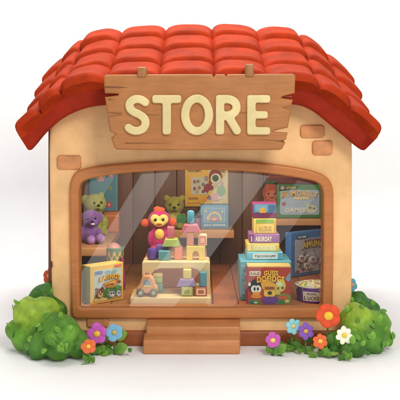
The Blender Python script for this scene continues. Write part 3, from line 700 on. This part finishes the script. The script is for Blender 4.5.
t, w, h = wallboard('poster', 'teal poster with pink flower drawings on the back wall at left', 'poster', 89, 118, 166, 212.5, (78, 130, 142))
c = Card(w, h); c.rect(.08, .92, .03, .97, (84, 140, 152), 1)
for cx_, cz_, r_, col in ((.40, .76, .14, (196, 150, 150)), (.76, .80, .09, (190, 140, 150)), (.70, .17, .10, (196, 84, 84))):
    for k in range(6): c.oval(cx_ + r_ * .62 * math.cos(k * 1.047), cz_ + r_ * .40 * math.sin(k * 1.047), r_ * .5, r_ * .34, col, 2, k * 60)
    c.oval(cx_, cz_, r_ * .35, r_ * .25, (222, 190, 160), 4)
c.oval(.74, .53, .055, .05, (140, 156, 76), 2).rect(.30, .62, .30, .32, (116, 164, 170), 2).rect(.93, .97, .02, .98, (112, 160, 172), 2)
c.done(t)
y = 2.30; u = S(y)
t, w, h = boxthing('small_box', 'plain orange box at the back of the left shelf', 'box', 103, 119, 212, 2.36, zL, .2, (186, 106, 52))
c = Card(w, h); c.rect(.06, .94, .05, .95, (196, 116, 60), 1).rect(.06, .94, .78, .84, (222, 150, 84), 2); c.done(t)
t, w, h = boxthing('game_box', 'small blue box with rainbow picture on the centre shelf', 'game box', 200.3, 228.6, 205, 2.22, zC, .2, (96, 144, 176))
c = Card(w, h)
c.rect(.12, .88, .26, .88, (150, 170, 176), 2).rect(.16, .84, .30, .84, (112, 152, 178), 3)
for r_, col in ((.26, (206, 180, 130)), (.20, (120, 160, 176)), (.14, (190, 140, 140)), (.08, (222, 170, 150))): c.pts([(.5 + r_ * math.cos(math.pi * k / 14), .34 + r_ * 1.5 * math.sin(math.pi * k / 14)) for k in range(15)], col, 4 + int((.26 - r_) * 30))
for k, q in enumerate((.20, .78, .25, .72)): c.oval(q, (.74, .72, .46, .44)[k], .03, .04, (226, 196, 120), 5)
c.text('RAU NOUME', .14, .88, .10, .18, (214, 220, 214), 3, .04)
c.done(t)
y = 2.2; u = S(y)
t = thing('toy_figure', 'small mauve toy with dark bobbled top beside the blue rainbow box', 'toy', ((197.5 - 200) * u, y, zC))
MB().add(rcyl(3.6 * u, 11 * u, .02), TOY((128, 96, 124))).build('body', t)
b_ = MB()
for k in range(6): b_.add(ell(2.4 * u * math.cos(k * 1.05), 2.4 * u * math.sin(k * 1.05), 12.4 * u + (k % 2) * 1.4 * u, 1.7 * u, 1.7 * u, 1.7 * u, 12, 8), TOY((70, 76, 92)))
b_.build('bobble_top', t)
# patterned pail with a pink ball behind the yellow box
y = 1.15; u = S(y)
t = thing('toy_pail', 'green patterned pail with a yellow zigzag behind the yellow box', 'pail', ((114.6 - 200) * u, y, ZF)); hp = zof(247, y) - ZF
MB().add(lathe([(6.4 * u, 0), (6.6 * u, .01), (9.6 * u, hp - .02), (10 * u, hp - .01), (10 * u, hp), (9.4 * u, hp), (9.0 * u, hp - .04)], 36), TOY((104, 148, 116))).build('pail_body', t)
zg = MB(); n = 40
for i in range(n):
    a0, a1 = 2 * math.pi * i / n, 2 * math.pi * (i + 1) / n
    q = lambda a, k, o: ((6.6 + 3.0 * (z_(k) + o) / hp) * u * math.cos(a), (6.6 + 3.0 * (z_(k) + o) / hp) * u * math.sin(a), z_(k) + o)
    z_ = lambda k: hp * (.66 if (k // 2) % 2 == 0 else .80)
    V = []
    for (a, k) in ((a0, i), (a1, i + 1)):
        for o in (0, .05):
            rr = (6.6 + 3.0 * (z_(k) + o) / hp) * u + .003; V.append((rr * math.cos(a), rr * math.sin(a), z_(k) + o))
    zg.add((V, [[0, 2, 3, 1]]), TOY((214, 172, 72)))
zg.build('zigzag_band', t)
t = thing('toy_ball', 'dusty pink ball resting in the green pail', 'ball', ((113.5 - 200) * u, y, ZF + hp - .02))
MB().add(ell(0, 0, -.02, 8 * u, 8 * u, 8 * u), TOY((186, 128, 116))).build('ball', t)
y = .9; u = S(y)
t = thing('toy_skittle', 'magenta skittle half hidden behind the yellow box', 'skittle', ((122 - 200) * u, y, ZF)); hk = zof(257, y) - ZF
MB().add(lathe([(2 * u, 0), (3.4 * u, .03), (3.8 * u, hk * .35), (2.2 * u, hk * .68), (1.8 * u, hk * .76), (2.5 * u, hk * .88), (1.6 * u, hk * .97), (.3 * u, hk)], 24), TOY((138, 54, 92))).build('skittle', t)

# ================================================================ wooden toy stand and blocks
IV = W((236, 206, 150), 'x', .06, .5, .04)
y0 = .12
xa, xb = (130 - 200) * S(y0), (211 - 200) * S(y0); pl = zof(297.4, y0)
t = thing('toy_stand', 'cream wooden toy stand with an arched bench on a base plank', 'toy stand', ((xa + xb) / 2, y0, ZF))
MB().add(rbox(xa - (xa + xb) / 2, xb - (xa + xb) / 2, 0, .46, 0, pl - ZF, .014), IV).build('base_plank', t)
yb_ = .30; zt = zof(261.6, yb_); u = S(yb_); ox = (xa + xb) / 2
zz = pl
def bx(px): return (px - 200) * u - ox
def bz(py): return CZ - (py - HZ) * u - ZF
arch = [(bx(142), pl - ZF + .001), (bx(142), bz(263)), (bx(143.5), bz(261.6)), (bx(208.5), bz(261.6)), (bx(210), bz(263)), (bx(210), pl - ZF + .001), (bx(203), pl - ZF + .001), (bx(203), bz(280)), (bx(201.5), bz(274.5)), (bx(198), bz(270.3)), (bx(193), bz(268.6)), (bx(160), bz(268.6)), (bx(155), bz(270.3)), (bx(151.5), bz(274.5)), (bx(150), bz(280)), (bx(150), pl - ZF + .001)]
MB().add(plate([arch], yb_ - y0, yb_ - y0 + .32, .012, 3), IV).build('bench', t)
GB = 'wooden toy blocks on the cream stand'
def block(shape, label, x0, x1, py_top, y, zb, depth, rgb, py_bot=None, inset=None):
    u = S(y); w = (x1 - x0) * u; h = (zof(py_top, y) - zb) if py_top is not None else w
    t = thing('toy_block', label, 'toy block', ((x0 + x1) / 2 * u - 200 * u, y, zb + .0005), 0, GB); mb = MB(); m = TOY(rgb)
    if shape == 'box': mb.add(rbox(-w / 2, w / 2, 0, depth, 0, h, .012), m)
    elif shape == 'cyl': mb.add(rcyl(w / 2, h, .022), m, T(0, w / 2, 0))
    elif shape == 'trap': mb.add(plate([[(-w / 2, 0), (w / 2, 0), (w / 2 - .17 * w, h), (-w / 2 + .17 * w, h)]], 0, depth, .010), m)
    elif shape == 'arch':
        a = [(-w / 2, 0), (-w / 2, h), (w / 2, h), (w / 2, 0), (w * .17, 0)] + [(w * .17 * math.cos(math.pi * k / 10), h * .38 + h * .26 * math.sin(math.pi * k / 10)) for k in range(11)] + [(-w * .17, 0)]
        mb.add(plate([a], 0, depth, .010), m)
    o = mb.build('block_body', t)
    if inset:
        c = MB(); c.add(plate([rrect(-w * .38, w * .38, h * .14, h * .86, .01), rrect(-w * .24, w * .24, h * .28, h * .72, .008)], -.004, .004, .001), TOY(inset)); c.build('face_panel', t)
    return t, zb + h
zb = zt; yk = .40
_, _a = block('cyl', 'purple rounded cylinder block at the left end of the bench', 147, 157, 249, .38, zb, .1, (98, 66, 146))
_, tm = block('box', 'teal square block lying beside the purple cylinder', 158.2, 170, 251, .36, zb, .10, (94, 152, 154))
zi = zof(246.6, .42)
block('box', 'indigo block standing behind the teal block', 156, 168, 245.2, .48, zb, .10, (104, 88, 156))
_, zp = block('box', 'tall salmon block standing under the lime trapezoid', 174.3, 182.4, 247, .40, zb, .12, (230, 140, 104))
_, zq = block('trap', 'lime green trapezoid block bridging the salmon and indigo blocks', 162, 180.8, 239, .40, zp, .14, (192, 206, 102))
_, _a = block('box', 'rose pink block standing on the lime trapezoid', 167, 174.2, 227, .42, zq, .09, (214, 110, 122))
_, za = block('arch', 'yellow arch block standing on the bench', 186.4, 205, 246.2, .38, zb, .12, (240, 206, 92))
_, zp2 = block('box', 'upright salmon block on the left of the yellow arch', 186.6, 193.8, 232.3, .40, za, .09, (234, 150, 112))
block('box', 'peach cube with a pink inset face on the yellow arch', 198, 207, 234.5, .39, za, .10, (246, 196, 150), None, (226, 128, 104))
_, zp3 = block('trap', 'wide pink trapezoid block on top of the upright salmon block', 181, 200.6, 224.8, .38, zp2, .13, (226, 116, 126))
block('cyl', 'bright teal cylinder block at the very top of the tower', 187, 194.4, 210.8, .41, zp3, .1, (92, 166, 184))
zb = pl
_, zg1 = block('box', 'olive green letter cube on the base plank', 181, 193, 287.6, .17, zb, .11, (172, 172, 92), None, (204, 206, 140))
_, zg2 = block('box', 'terracotta cube with a pale frame at the right of the base plank', 194.8, 207, 287.6, .17, zb, .11, (190, 100, 70), None, (240, 208, 164))
_, zg3 = block('trap', 'lavender trapezoid block under the bench', 176.6, 197, 279.6, .20, zg1, .10, (172, 142, 190))
block('box', 'pale yellow block standing on the lavender trapezoid', 183, 191.4, 269.6, .22, zg3, .07, (240, 212, 120))
block('box', 'teal blue block standing on the terracotta cube', 200, 206.6, 272.4, .19, zg2, .08, (92, 158, 174))
block('box', 'tiny green cube on the edge of the terracotta cube', 195.8, 199.4, 283.6, .19, zg2, .04, (176, 184, 110))
_, zg4 = block('box', 'sage green block standing behind the toy car', 154.6, 163, 283.4, .36, zb, .08, (130, 166, 140))
_, zg5 = block('box', 'light green block in the pile behind the toy car', 152.6, 162.6, 277.6, .36, zg4, .09, (176, 200, 120))
block('box', 'straw yellow slab on the light green block behind the toy car', 152.6, 162.6, 273.2, .36, zg5, .09, (232, 206, 130))
# car
y = .16; u = S(y); cx = (147 - 200) * u
t = thing('toy_car', 'peach wooden toy car with grey wheels on the base plank', 'toy car', (cx, y, pl))
car = smooth_poly([(-10.5, 3), (-10.5, 8.5), (-7.5, 11), (-6, 17.5), (-2.5, 21), (2.8, 21), (6.5, 17.5), (8, 11), (10.5, 9), (10.5, 3)], 2)
MB().add(plate([[(a * u, b * u) for a, b in car]], 0, .13, .016, 3), TOY((236, 170, 118))).build('car_body', t)
MB().add(plate([smooth_poly([(a * u, b * u) for a, b in ((-4, 10.5), (-3.4, 15), (0, 18), (3.4, 15), (4, 10.5))], 2)], -.006, .01, .003), TOY((150, 166, 176))).build('window', t)
MB().add(rbox(-3.6 * u, 3.6 * u, -.010, 0.0, 9.2 * u, 11.4 * u, .003), TOY((246, 204, 108))).build('stripe', t)
for xx in (-6.6, 6.6):
    for yy in (-.012, .118):
        wl = MB().add(rcyl(4.0 * u, .028, .008), TOY((124, 118, 96)), T(xx * u, yy + .014, 4.0 * u) @ RX(90)).build('wheel', t)
        if yy < 0: MB().add(rcyl(2.0 * u, .012, .004), TOY((186, 190, 150)), T(xx * u, yy - .008, 4.0 * u) @ RX(90)).build('hub', wl)
MB().add(rcyl(1.9 * u, .03, .006), TOY((200, 150, 130)), T(0, .06, 20.6 * u)).build('roof_knob', t)
# ================================================================ bushes
def leaf_vf(L, Wd, bend=.15):
    """pointed oval leaf with a crease and thickness, lying in x,y, growing along +x"""
    V = []; F = []; n = 9
    for side in (0, 1):
        for i in range(n):
            t = i / (n - 1); w = Wd * (math.sin(math.pi * t ** .85) ** .75) * .5 + 1e-4; z = bend * L * math.sin(math.pi * t) - side * .035 * L * (math.sin(math.pi * t) + .05)
            for k in (-1, -.5, 0, .5, 1): V.append((t * L, k * w, z + abs(k) * w * .25))
    for i in range(n - 1):
        for k in range(4):
            a = i * 5 + k; F.append([a, a + 5, a + 6, a + 1]); b = a + n * 5; F.append([b, b + 1, b + 6, b + 5])
    o = n * 5
    for i in range(n - 1):
        F.append([i * 5, i * 5 + o, i * 5 + 5 + o, i * 5 + 5]); F.append([i * 5 + 4, i * 5 + 9, i * 5 + 9 + o, i * 5 + 4 + o])
    return V, [q for q in F]
def leafmat(rgb):
    return M(rgb, .5, .2, 7, .12, 24, None, .35)
def bush(label, lumps, tones, leaves, ox, oy):
    t = thing('bush', label, 'bush', (ox, oy, 0)); E = []; C = []
    for k, (px, py, r, y, tone) in enumerate(lumps):
        c = P(px, py, y) - Vector((ox, oy, 0)); rr = r * S(y); rj = np.random.RandomState(k + int(px))
        c.z = max(c.z, rr * .82)
        E.append((c.x, c.y, c.z, rr, rr * .85, rr * .96)); C.append((c, rr, tone))
        n = 10
        for i in range(n):
            zc = 1 - 2 * (i + .5) / n; a = i * 2.39996 + k; q = math.sqrt(1 - zc * zc); s = rr * rj.uniform(.44, .56); d = rr * rj.uniform(.54, .62)
            p = (c.x + d * q * math.cos(a), c.y + d * .85 * q * math.sin(a), c.z + d * zc)
            if p[2] - s < .0: s = max(.03, min(s, p[2]))
            if p[2] > .02: E.append((*p, s, s, s))
    v, f = clump(E, .017, 7)
    v = [(a, b, max(c, .002)) for a, b, c in v]
    o = MB().add((v, f), BUSHM).build('foliage', t, 180); col = []
    for p in v:
        p = Vector(p); ww = [max(0, 1.75 - (p - e[0]).length / e[1]) ** 3 + 1e-5 for e in C]; sm = sum(ww)
        c = [sum(q * lin(tones[e[2]])[k] for q, e in zip(ww, C)) / sm for k in range(3)]
        col += [c[0], c[1], c[2], 1]
    at = o.data.color_attributes.new('tone', 'FLOAT_COLOR', 'POINT'); at.data.foreach_set('color', col)
    # small leaves lying against the foliage
    rj = np.random.RandomState(int(abs(ox) * 100)); sm_ = MB().add(leaf_vf(.075, .058, .05), leafmat((96, 150, 52)))
    cand = [q for q in o.data.polygons if q.normal.y < -.25 and q.center.z > .06]; lb = None; used = []
    while len(used) < 16:
        q = cand[rj.randint(len(cand))]
        if any((q.center - b).length < .085 for b in used): continue
        used.append(q.center.copy())
        if lb is None: l2 = lb = sm_.build('leaf', t)
        else: l2 = lb.copy(); COL.objects.link(l2); l2.parent = t
        nn = q.normal; up = Vector((rj.uniform(-.8, .8), 0, 1)); xa = (up - nn * up.dot(nn)).normalized(); ya = nn.cross(xa); k = rj.uniform(.7, 1.25)
        pos = q.center + nn * .004
        l2.matrix_local = Matrix(((xa.x, ya.x, nn.x, pos.x), (xa.y, ya.y, nn.y, pos.y), (xa.z, ya.z, nn.z, pos.z), (0, 0, 0, 1))) @ SCL(k, k, k)
    base = MB().add(leaf_vf(.12, .085), leafmat((120, 170, 60))).build('leaf', t); first = True
    for (px, py, y, rot, sc, tilt) in leaves:
        o = base if first else base.copy()
        if not first: COL.objects.link(o); o.parent = t
        first = False
        c = P(px, py, y) - Vector((ox, oy, 0))
        o.matrix_local = T(*c) @ RY(-rot) @ RX(-tilt) @ SCL(sc, sc, sc)
    return t
BUSHM = leafmat((84, 142, 46)).copy(); BUSHM.name = 'bush_leaves'
_nt = BUSHM.node_tree; _b = _nt.nodes['Principled BSDF']; _at = _nt.nodes.new('ShaderNodeAttribute'); _at.attribute_name = 'tone'
_mx = _nt.nodes.new('ShaderNodeMix'); _mx.data_type = 'RGBA'; _mx.blend_type = 'MULTIPLY'; _mx.inputs[0].default_value = 1
_nz = [n for n in _nt.nodes if n.type == 'TEX_NOISE'][0]; _r2 = _nt.nodes.new('ShaderNodeValToRGB')
_r2.color_ramp.elements[0].position = .32; _r2.color_ramp.elements[0].color = (.72, .78, .7, 1); _r2.color_ramp.elements[1].position = .68; _r2.color_ramp.elements[1].color = (1.25, 1.18, 1.2, 1)
_nt.links.new(_nz.outputs['Fac'], _r2.inputs['Fac']); _nt.links.new(_at.outputs['Color'], _mx.inputs[6]); _nt.links.new(_r2.outputs['Color'], _mx.inputs[7]); _nt.links.new(_mx.outputs[2], _b.inputs['Base Color'])
_tc = [n for n in _nt.nodes if n.type == 'TEX_COORD'][0]
_mp = _nt.nodes.new('ShaderNodeMapping'); _mp.inputs['Scale'].default_value = (1, 1, .75); _nt.links.new(_tc.outputs['Object'], _mp.inputs['Vector'])
_vo = _nt.nodes.new('ShaderNodeTexVoronoi'); _vo.inputs['Scale'].default_value = 17; _vo.feature = 'SMOOTH_F1'; _vo.inputs['Smoothness'].default_value = .6; _nt.links.new(_mp.outputs['Vector'], _vo.inputs['Vector'])
_mv = _nt.nodes.new('ShaderNodeMapRange'); _mv.inputs['From Max'].default_value = .6; _mv.inputs['To Min'].default_value = 1; _mv.inputs['To Max'].default_value = 0; _nt.links.new(_vo.outputs['Distance'], _mv.inputs['Value'])
_bp = _nt.nodes.new('ShaderNodeBump'); _bp.inputs['Strength'].default_value = .45; _bp.inputs['Distance'].default_value = .025
_nt.links.new(_mv.outputs['Result'], _bp.inputs['Height']); _nt.links.new(_bp.outputs['Normal'], _b.inputs['Normal'])
_hs = _nt.nodes.new('ShaderNodeSeparateColor'); _nt.links.new(_vo.outputs['Color'], _hs.inputs[0])
_m3 = _nt.nodes.new('ShaderNodeMapRange'); _m3.inputs['To Min'].default_value = .84; _m3.inputs['To Max'].default_value = 1.16; _nt.links.new(_hs.outputs[0], _m3.inputs['Value'])
_mx2 = _nt.nodes.new('ShaderNodeVectorMath'); _mx2.operation = 'SCALE'; _nt.links.new(_mx.outputs[2], _mx2.inputs[0]); _nt.links.new(_m3.outputs['Result'], _mx2.inputs['Scale']); _nt.links.new(_mx2.outputs[0], _b.inputs['Base Color'])
LG = [(62, 112, 36), (96, 148, 44), (146, 178, 54), (80, 132, 40)]
bush('light and dark green round bush at the left corner of the store', [
    (45, 300, 17, .10, 0), (54, 312, 14, .0, 0), (29, 313, 16, -.22, 2), (45, 311, 15, -.20, 2), (44, 328, 12, -.28, 1), (52, 323, 12, -.1, 0), (16, 330, 11, -.2, 1), (24, 338, 13, -.25, 1), (34, 346, 11, -.35, 0),
    (60, 333, 20, -.42, 3), (44, 343, 14, -.45, 3), (75, 342, 14, -.40, 3), (38, 352, 9, -.5, 0), (58, 351, 12, -.52, 3), (78, 350, 9, -.48, 0), (86, 345, 7, -.40, 1), (70, 333, 9, -.62, 1), (52, 338, 8, -.64, 1), (64, 345, 9, -.66, 3)], LG,
    [(64, 350, -.74, 60, .62, -70), (63, 351, -.74, 130, .62, -70), (63, 352, -.74, 95, .8, -60), (67, 331, -.68, 45, .6, -70), (61, 331, -.68, 140, .6, -70), (27, 340, -.45, 10, .7, -60), (20, 303, -.3, 150, .6, -60), (62, 319, -.52, 100, .6, -70), (41, 353, -.68, 30, .55, -60), (35, 326, -.42, 20, .5, -60), (12, 325, -.3, 160, .5, -60), (52, 294, -.1, 80, .5, -60)], -1.35, -.35)
bush('round green bush at the right corner of the store, beside the white daisy', [
    (357, 303, 12, .12, 0), (369, 311, 12, .05, 0), (357, 321, 17, -.18, 2), (377, 324, 14, -.12, 1), (384, 338, 9, -.15, 1), (370, 338, 15, -.28, 3), (349, 340, 14, -.34, 1), (338, 341, 11, -.36, 0), (376, 347, 8, -.3, 0), (357, 349, 9, -.42, 0), (335, 348, 6, -.44, 0)], LG,
    [(346, 312, -.34, 70, .6, -70), (372, 340, -.55, 80, .7, -70), (352, 344, -.62, 80, .7, -70), (378, 322, -.42, 60, .6, -60), (388, 333, -.3, 100, .6, -60), (370, 325, -.45, 140, .5, -70), (362, 346, -.6, 60, .5, -60), (384, 345, -.3, 20, .5, -60), (374, 306, -.12, 100, .5, -60), (352, 303, -.10, 80, .5, -60)], 1.58, -.25)

# ================================================================ flowers
def petal_mesh(r, Wd):
    return MB().add(ell(r * .60, 0, 0, r * .42, r * .13, r * Wd * .5, 16, 10), M((1, 1, 1))).v
STEM = M((86, 132, 48), .55, .12)
def flower(label, px, py, y, r, rgb, n=5, wd=.62, cen=(240, 190, 60), tilt=14, yaw=0, leaves=(), group=None, spin=0, cr_=.30, basex=None, zbase=0.0, dark=None):
    c = P(px, py, y); bxp = (px if basex is None else basex)
    g = Vector(((bxp - 200) * S(y), y + .02, zbase))
    t = thing('flower', label, 'flower', tuple(g)); rr = r * S(y) * .96
    head = c - g
    m = M(rgb, .6, .12, 16, .06, 40, None, .25, 0, .1)
    st = MB(); p = [Vector((0, 0, 0)), Vector((head.x * .15, .01, head.z * .4)), Vector((head.x * .6, .03, head.z * .8)), head + Vector((0, .02, 0))]
    st.add(tube(p, [.014, .011, .010, .009]), STEM).build('stem', t)
    HM = T(*head) @ RZ(yaw) @ RX(-tilt)
    base = None
    for k in range(n):
        if base is None:
            mb = MB(); v, f = ell(0, 0, 0, 1, 1, 1, 18, 12); vv = []
            for a, b, c_ in v:
                q = (a + 1) / 2; w = .62 + .38 * math.sin(min(1, q * 1.05) * math.pi * .62)
                vv.append((rr * (.56 + .44 * a), rr * (.12 * b - .06 * q + .05 * abs(c_) ** 2 * -1), rr * wd * .62 * c_ * w))
            o = base = mb.add((vv, f), m).build('petal', t, 180)
        else:
            o = base.copy(); COL.objects.link(o); o.parent = t
        jr = np.random.RandomState(int(px * 7) + k); js = jr.uniform(.92, 1.08)
        o.matrix_local = HM @ RY(-(360 / n * k + 90 + spin + jr.uniform(-6, 6))) @ RX(jr.uniform(-8, 8)) @ SCL(js, 1, jr.uniform(.93, 1.07))
    MB().add(ell(0, -rr * .10, 0, rr * cr_, rr * .20, rr * cr_ * .92), M(cen, .7, .14, 30, .4, 90)).build('flower_center', t, mtx=HM)
    if leaves:
        rl = np.random.RandomState(int(px)); leaves = tuple(leaves) + tuple((rl.uniform(-4, 4), rl.uniform(1, 3), rl.choice([25, 50, 130, 155]) + rl.uniform(-10, 10), rl.uniform(6, 9), rl.uniform(4.5, 6.5), (G1, G2)[k % 2]) for k in range(3))
    for (dx, dz, rot, L, wdl, rgbl) in leaves:
        MB().add(leaf_vf(L * S(y) * 1.15, wdl * S(y) * 1.3), leafmat(rgbl)).build('leaf', t, mtx=T(dx * S(y), -.03, dz * S(y) + .01) @ RY(-rot) @ RX(60))
    return t
G1, G2 = (104, 150, 52), (76, 126, 46)
flower('magenta flower with yellow centre near the left bush', 97, 334, -.36, 11, (190, 88, 178), 5, .80, leaves=((3, 1, 15, 9, 7, G1), (-2, 0, 165, 8, 6, G2)), spin=8, cr_=.32)
flower('pale blue flower with tan centre beside the magenta one at left', 114.3, 332.5, -.34, 9.6, (120, 176, 208), 5, .80, (206, 176, 90), leaves=((-1, 2, 160, 10, 8, G1), (2, 3, 22, 11, 9, G1)), spin=20, cr_=.28)
flower('small orange flower touching the left bush', 88.5, 346.5, -.64, 8, (222, 110, 66), 5, .80, leaves=((-2, -1, 200, 7, 5, G2), (4, 0, 70, 6, 5, G1)), spin=14, cr_=.32)
flower('small orange flower peeping out behind the left wall', 49.5, 276, .22, 9, (212, 92, 58), 5, .72, (226, 176, 60), yaw=-35, spin=5, basex=56)
flower('tiny teal blue flower peeping out behind the right wall', 351.5, 285, .24, 7.5, (104, 160, 176), 5, .74, (214, 160, 90), yaw=35, spin=30, basex=345)
flower('big red orange flower in front of the right wall corner', 328.3, 316, -.40, 13.5, (214, 78, 40), 5, .84, (250, 196, 56), leaves=((1, 8, 80, 13, 7, G2), (-1, 4, 115, 12, 6, G1)), spin=18, cr_=.36)
flower('light turquoise flower at right behind the purple one', 293.3, 326.3, -.26, 8.2, (140, 206, 214), 6, .62, (236, 206, 130), leaves=((-1, 2, 145, 12, 8, G1), (1, 1, 60, 10, 6, G2)), spin=10, cr_=.30, basex=292)
flower('violet purple flower leaning between the turquoise and orange ones', 305.8, 331.3, -.34, 9, (134, 88, 180), 6, .60, (214, 176, 80), leaves=((-2, 2, 120, 9, 6, G2),), spin=0, cr_=.28, basex=306)
flower('pink magenta flower lowest and leftmost of those at right', 272.8, 340.3, -.38, 8.6, (196, 92, 178), 5, .80, (250, 210, 110), leaves=((4, 2, 40, 11, 8, G1), (2, -2, 335, 9, 6, G2)), spin=12, cr_=.32)
flower('small orange flower standing low beneath the big red orange one', 320.2, 341.3, -.44, 8, (226, 108, 60), 6, .66, (250, 200, 90), leaves=((4, 1, 30, 9, 7, G2), (-3, 0, 150, 9, 7, G1)), spin=4, cr_=.32)
flower('white daisy with yellow centre in front of the right bush', 344.2, 335.4, -.55, 9.2, (236, 236, 214), 7, .54, (238, 206, 76), leaves=((2, 6, 70, 12, 6, G2),), spin=6, cr_=.30)
# loose leaves lying at the foot of the store
for k, (px, py, L, wd, rot, lab) in enumerate((
    (103, 349.5, 10, 8, 20, 'broad green leaf lying under the magenta flower at left'), (120.5, 347, 11, 9, 25, 'broad green leaf under the pale blue flower'), (88.5, 359, 7, 5, 140, 'small dark leaf below the small orange flower at left'),
    (95, 358, 5, 4, 60, 'tiny leaf right of the small orange flower at left'), (123.5, 354, 5, 2.5, 10, 'thin leaf left of the step'), (130, 356.5, 4, 3.5, 40, 'tiny round leaf nearest to the left end of the step'),
    (271.5, 347, 9, 7, 10, 'broad leaf below the pink magenta flower at right'), (284, 344, 7, 4, 0, 'narrow leaf between the pink and turquoise flowers'), (290.3, 349, 6, 4, 140, 'small leaf below the turquoise flower'), (288.5, 353, 5, 3, 10, 'tiny leaf at the front below the turquoise flower'),
    (298.3, 349, 6, 4.5, 120, 'small leaf below the violet purple flower'), (309, 349, 8, 6, 115, 'oval leaf left of the low orange flower at right'), (332, 354, 15, 10, 5, 'large pale green leaf below the right bush'), (334, 358.5, 8, 3, 5, 'thin dark leaf in front of the right bush'), (368, 359.5, 6, 3.5, 140, 'small leaf at the foot of the right bush'), (277, 351, 7, 5, 30, 'small pale leaf at the far left of the right flower group'), (315, 352, 6, 4.5, 160, 'small pale leaf in front of the low orange flower at right'), (109, 352, 7, 5, 150, 'small pale leaf in front of the pale blue flower at left'), (389, 350, 6, 4, 20, 'small leaf at the far right end of the right bush'))):
    y = None
    # depth at which this picture row meets the ground
    zc = (py - HZ) / 100; y = CZ * D / zc - D; u = S(y)
    o = MB().add(leaf_vf(L * u * 1.2, wd * u * 1.5, .12), leafmat([G1, (128, 166, 60), G2][k % 3])).build('fallen_leaf', None)
    o.matrix_world = T((px - 200) * u - math.cos(R(rot)) * L * u * .5, y, wd * u * .75 + .02) @ RY(-rot) @ RX(55)
    tag(o, lab, 'leaf', 'loose leaves at the foot of the store')

# ================================================================ light and camera
w = bpy.data.worlds.new('World'); SC.world = w; w.use_nodes = True
w.node_tree.nodes['Background'].inputs[0].default_value = (1, .985, .965, 1); w.node_tree.nodes['Background'].inputs[1].default_value = WORLD
def area(name, loc, tgt, sx, sy, power, col=(1, 1, 1), roll=None):
    l = bpy.data.lights.new(name, 'AREA'); l.shape = 'RECTANGLE'; l.size = sx; l.size_y = sy; l.energy = power; l.color = col
    o = bpy.data.objects.new(name, l); COL.objects.link(o); o.location = loc
    d = (Vector(tgt) - Vector(loc)).normalized()
    o.rotation_euler = d.to_track_quat('-Z', 'Y').to_euler(); return o
area('key_softbox', (2.8, -7.2, 6.6), (0, .2, 1.3), 2.6, 2.6, KEY, (1, .965, .91))
area('top_softbox', (-.6, .9, 8.0), (-.1, .9, 0), 5.0, 4.2, TOP, (1, .985, .96))
area('backdrop_softbox', (0, 2.9, 8.4), (0, 4.7, 3.2), 9.0, .8, BACK, (1, .985, .97))
area('shop_fill', (0, .36, 2.10), (0, 1.75, .3), 2.6, .34, SHOP_FILL, (1, .90, .76))  # unseen fill light added above the window to brighten the display
# long softboxes behind the camera that the leaning pane mirrors as slanted bands
cam = Vector((0, -D, CZ))
N = (GM.to_3x3() @ Vector((0, -1, 0))).normalized(); Q = GM.to_translation()
def mirror(px, py, YL=-10.2):
    d = (P(px, py, 0) - cam).normalized(); t = (Q - cam).dot(N) / d.dot(N); h = cam + d * t; r = d - 2 * d.dot(N) * N
    return h + r * ((YL - h.y) / r.y)
def band(name, l0, l1, r0, r1, rad):
    A, B, C_, E_ = mirror(*l0), mirror(*l1), mirror(*r0), mirror(*r1)
    ax = ((A - B) + (C_ - E_)).normalized(); mid = (A + B + C_ + E_) / 4
    Ln = max(abs((q - mid).dot(ax)) for q in (A, B, C_, E_)) * 2
    nrm = Vector((0, 1, 0)); sd = nrm.cross(ax).normalized()
    wd = abs(((A + B) / 2 - (C_ + E_) / 2).dot(sd))
    l = bpy.data.lights.new(name, 'AREA'); l.shape = 'RECTANGLE'; l.size = wd; l.size_y = Ln; l.energy = rad * math.pi * wd * Ln; l.color = (1, .98, .95)
    o = bpy.data.objects.new(name, l); COL.objects.link(o)
    zax = -nrm; xax = ax.cross(zax)
    o.matrix_world = Matrix(((xax.x, ax.x, zax.x, mid.x), (xax.y, ax.y, zax.y, mid.y), (xax.z, ax.z, zax.z, mid.z), (0, 0, 0, 1)))
band('strip_softbox', (82, 172), (40, 240), (118, 172), (76, 240), BAND * .55)
band('strip_softbox', (150, 160), (62, 305), (178, 160), (90, 305), BAND)
band('strip_softbox', (236, 160), (130, 305), (281, 160), (175, 305), BAND)
band('strip_softbox', (310, 163), (205, 303), (337, 168), (232, 308), BAND * .55)
ca = bpy.data.cameras.new('camera'); co = bpy.data.objects.new('camera', ca); COL.objects.link(co)
co.location = cam; co.rotation_euler = (R(90), 0, 0); ca.sensor_width = 36; ca.lens = 36 * D / 4; ca.shift_y = -(200 - HZ) / 400; ca.clip_end = 200
SC.camera = co
SC.view_settings.view_transform = 'Standard'; SC.view_settings.look = 'None'; SC.view_settings.exposure = EXPO; SC.view_settings.gamma = 1
SC.render.engine = 'CYCLES'
SC.cycles.use_denoising = True; SC.cycles.use_adaptive_sampling = False; SC.cycles.max_bounces = 8; SC.cycles.transparent_max_bounces = 12; SC.cycles.caustics_reflective = False; SC.cycles.caustics_refractive = False
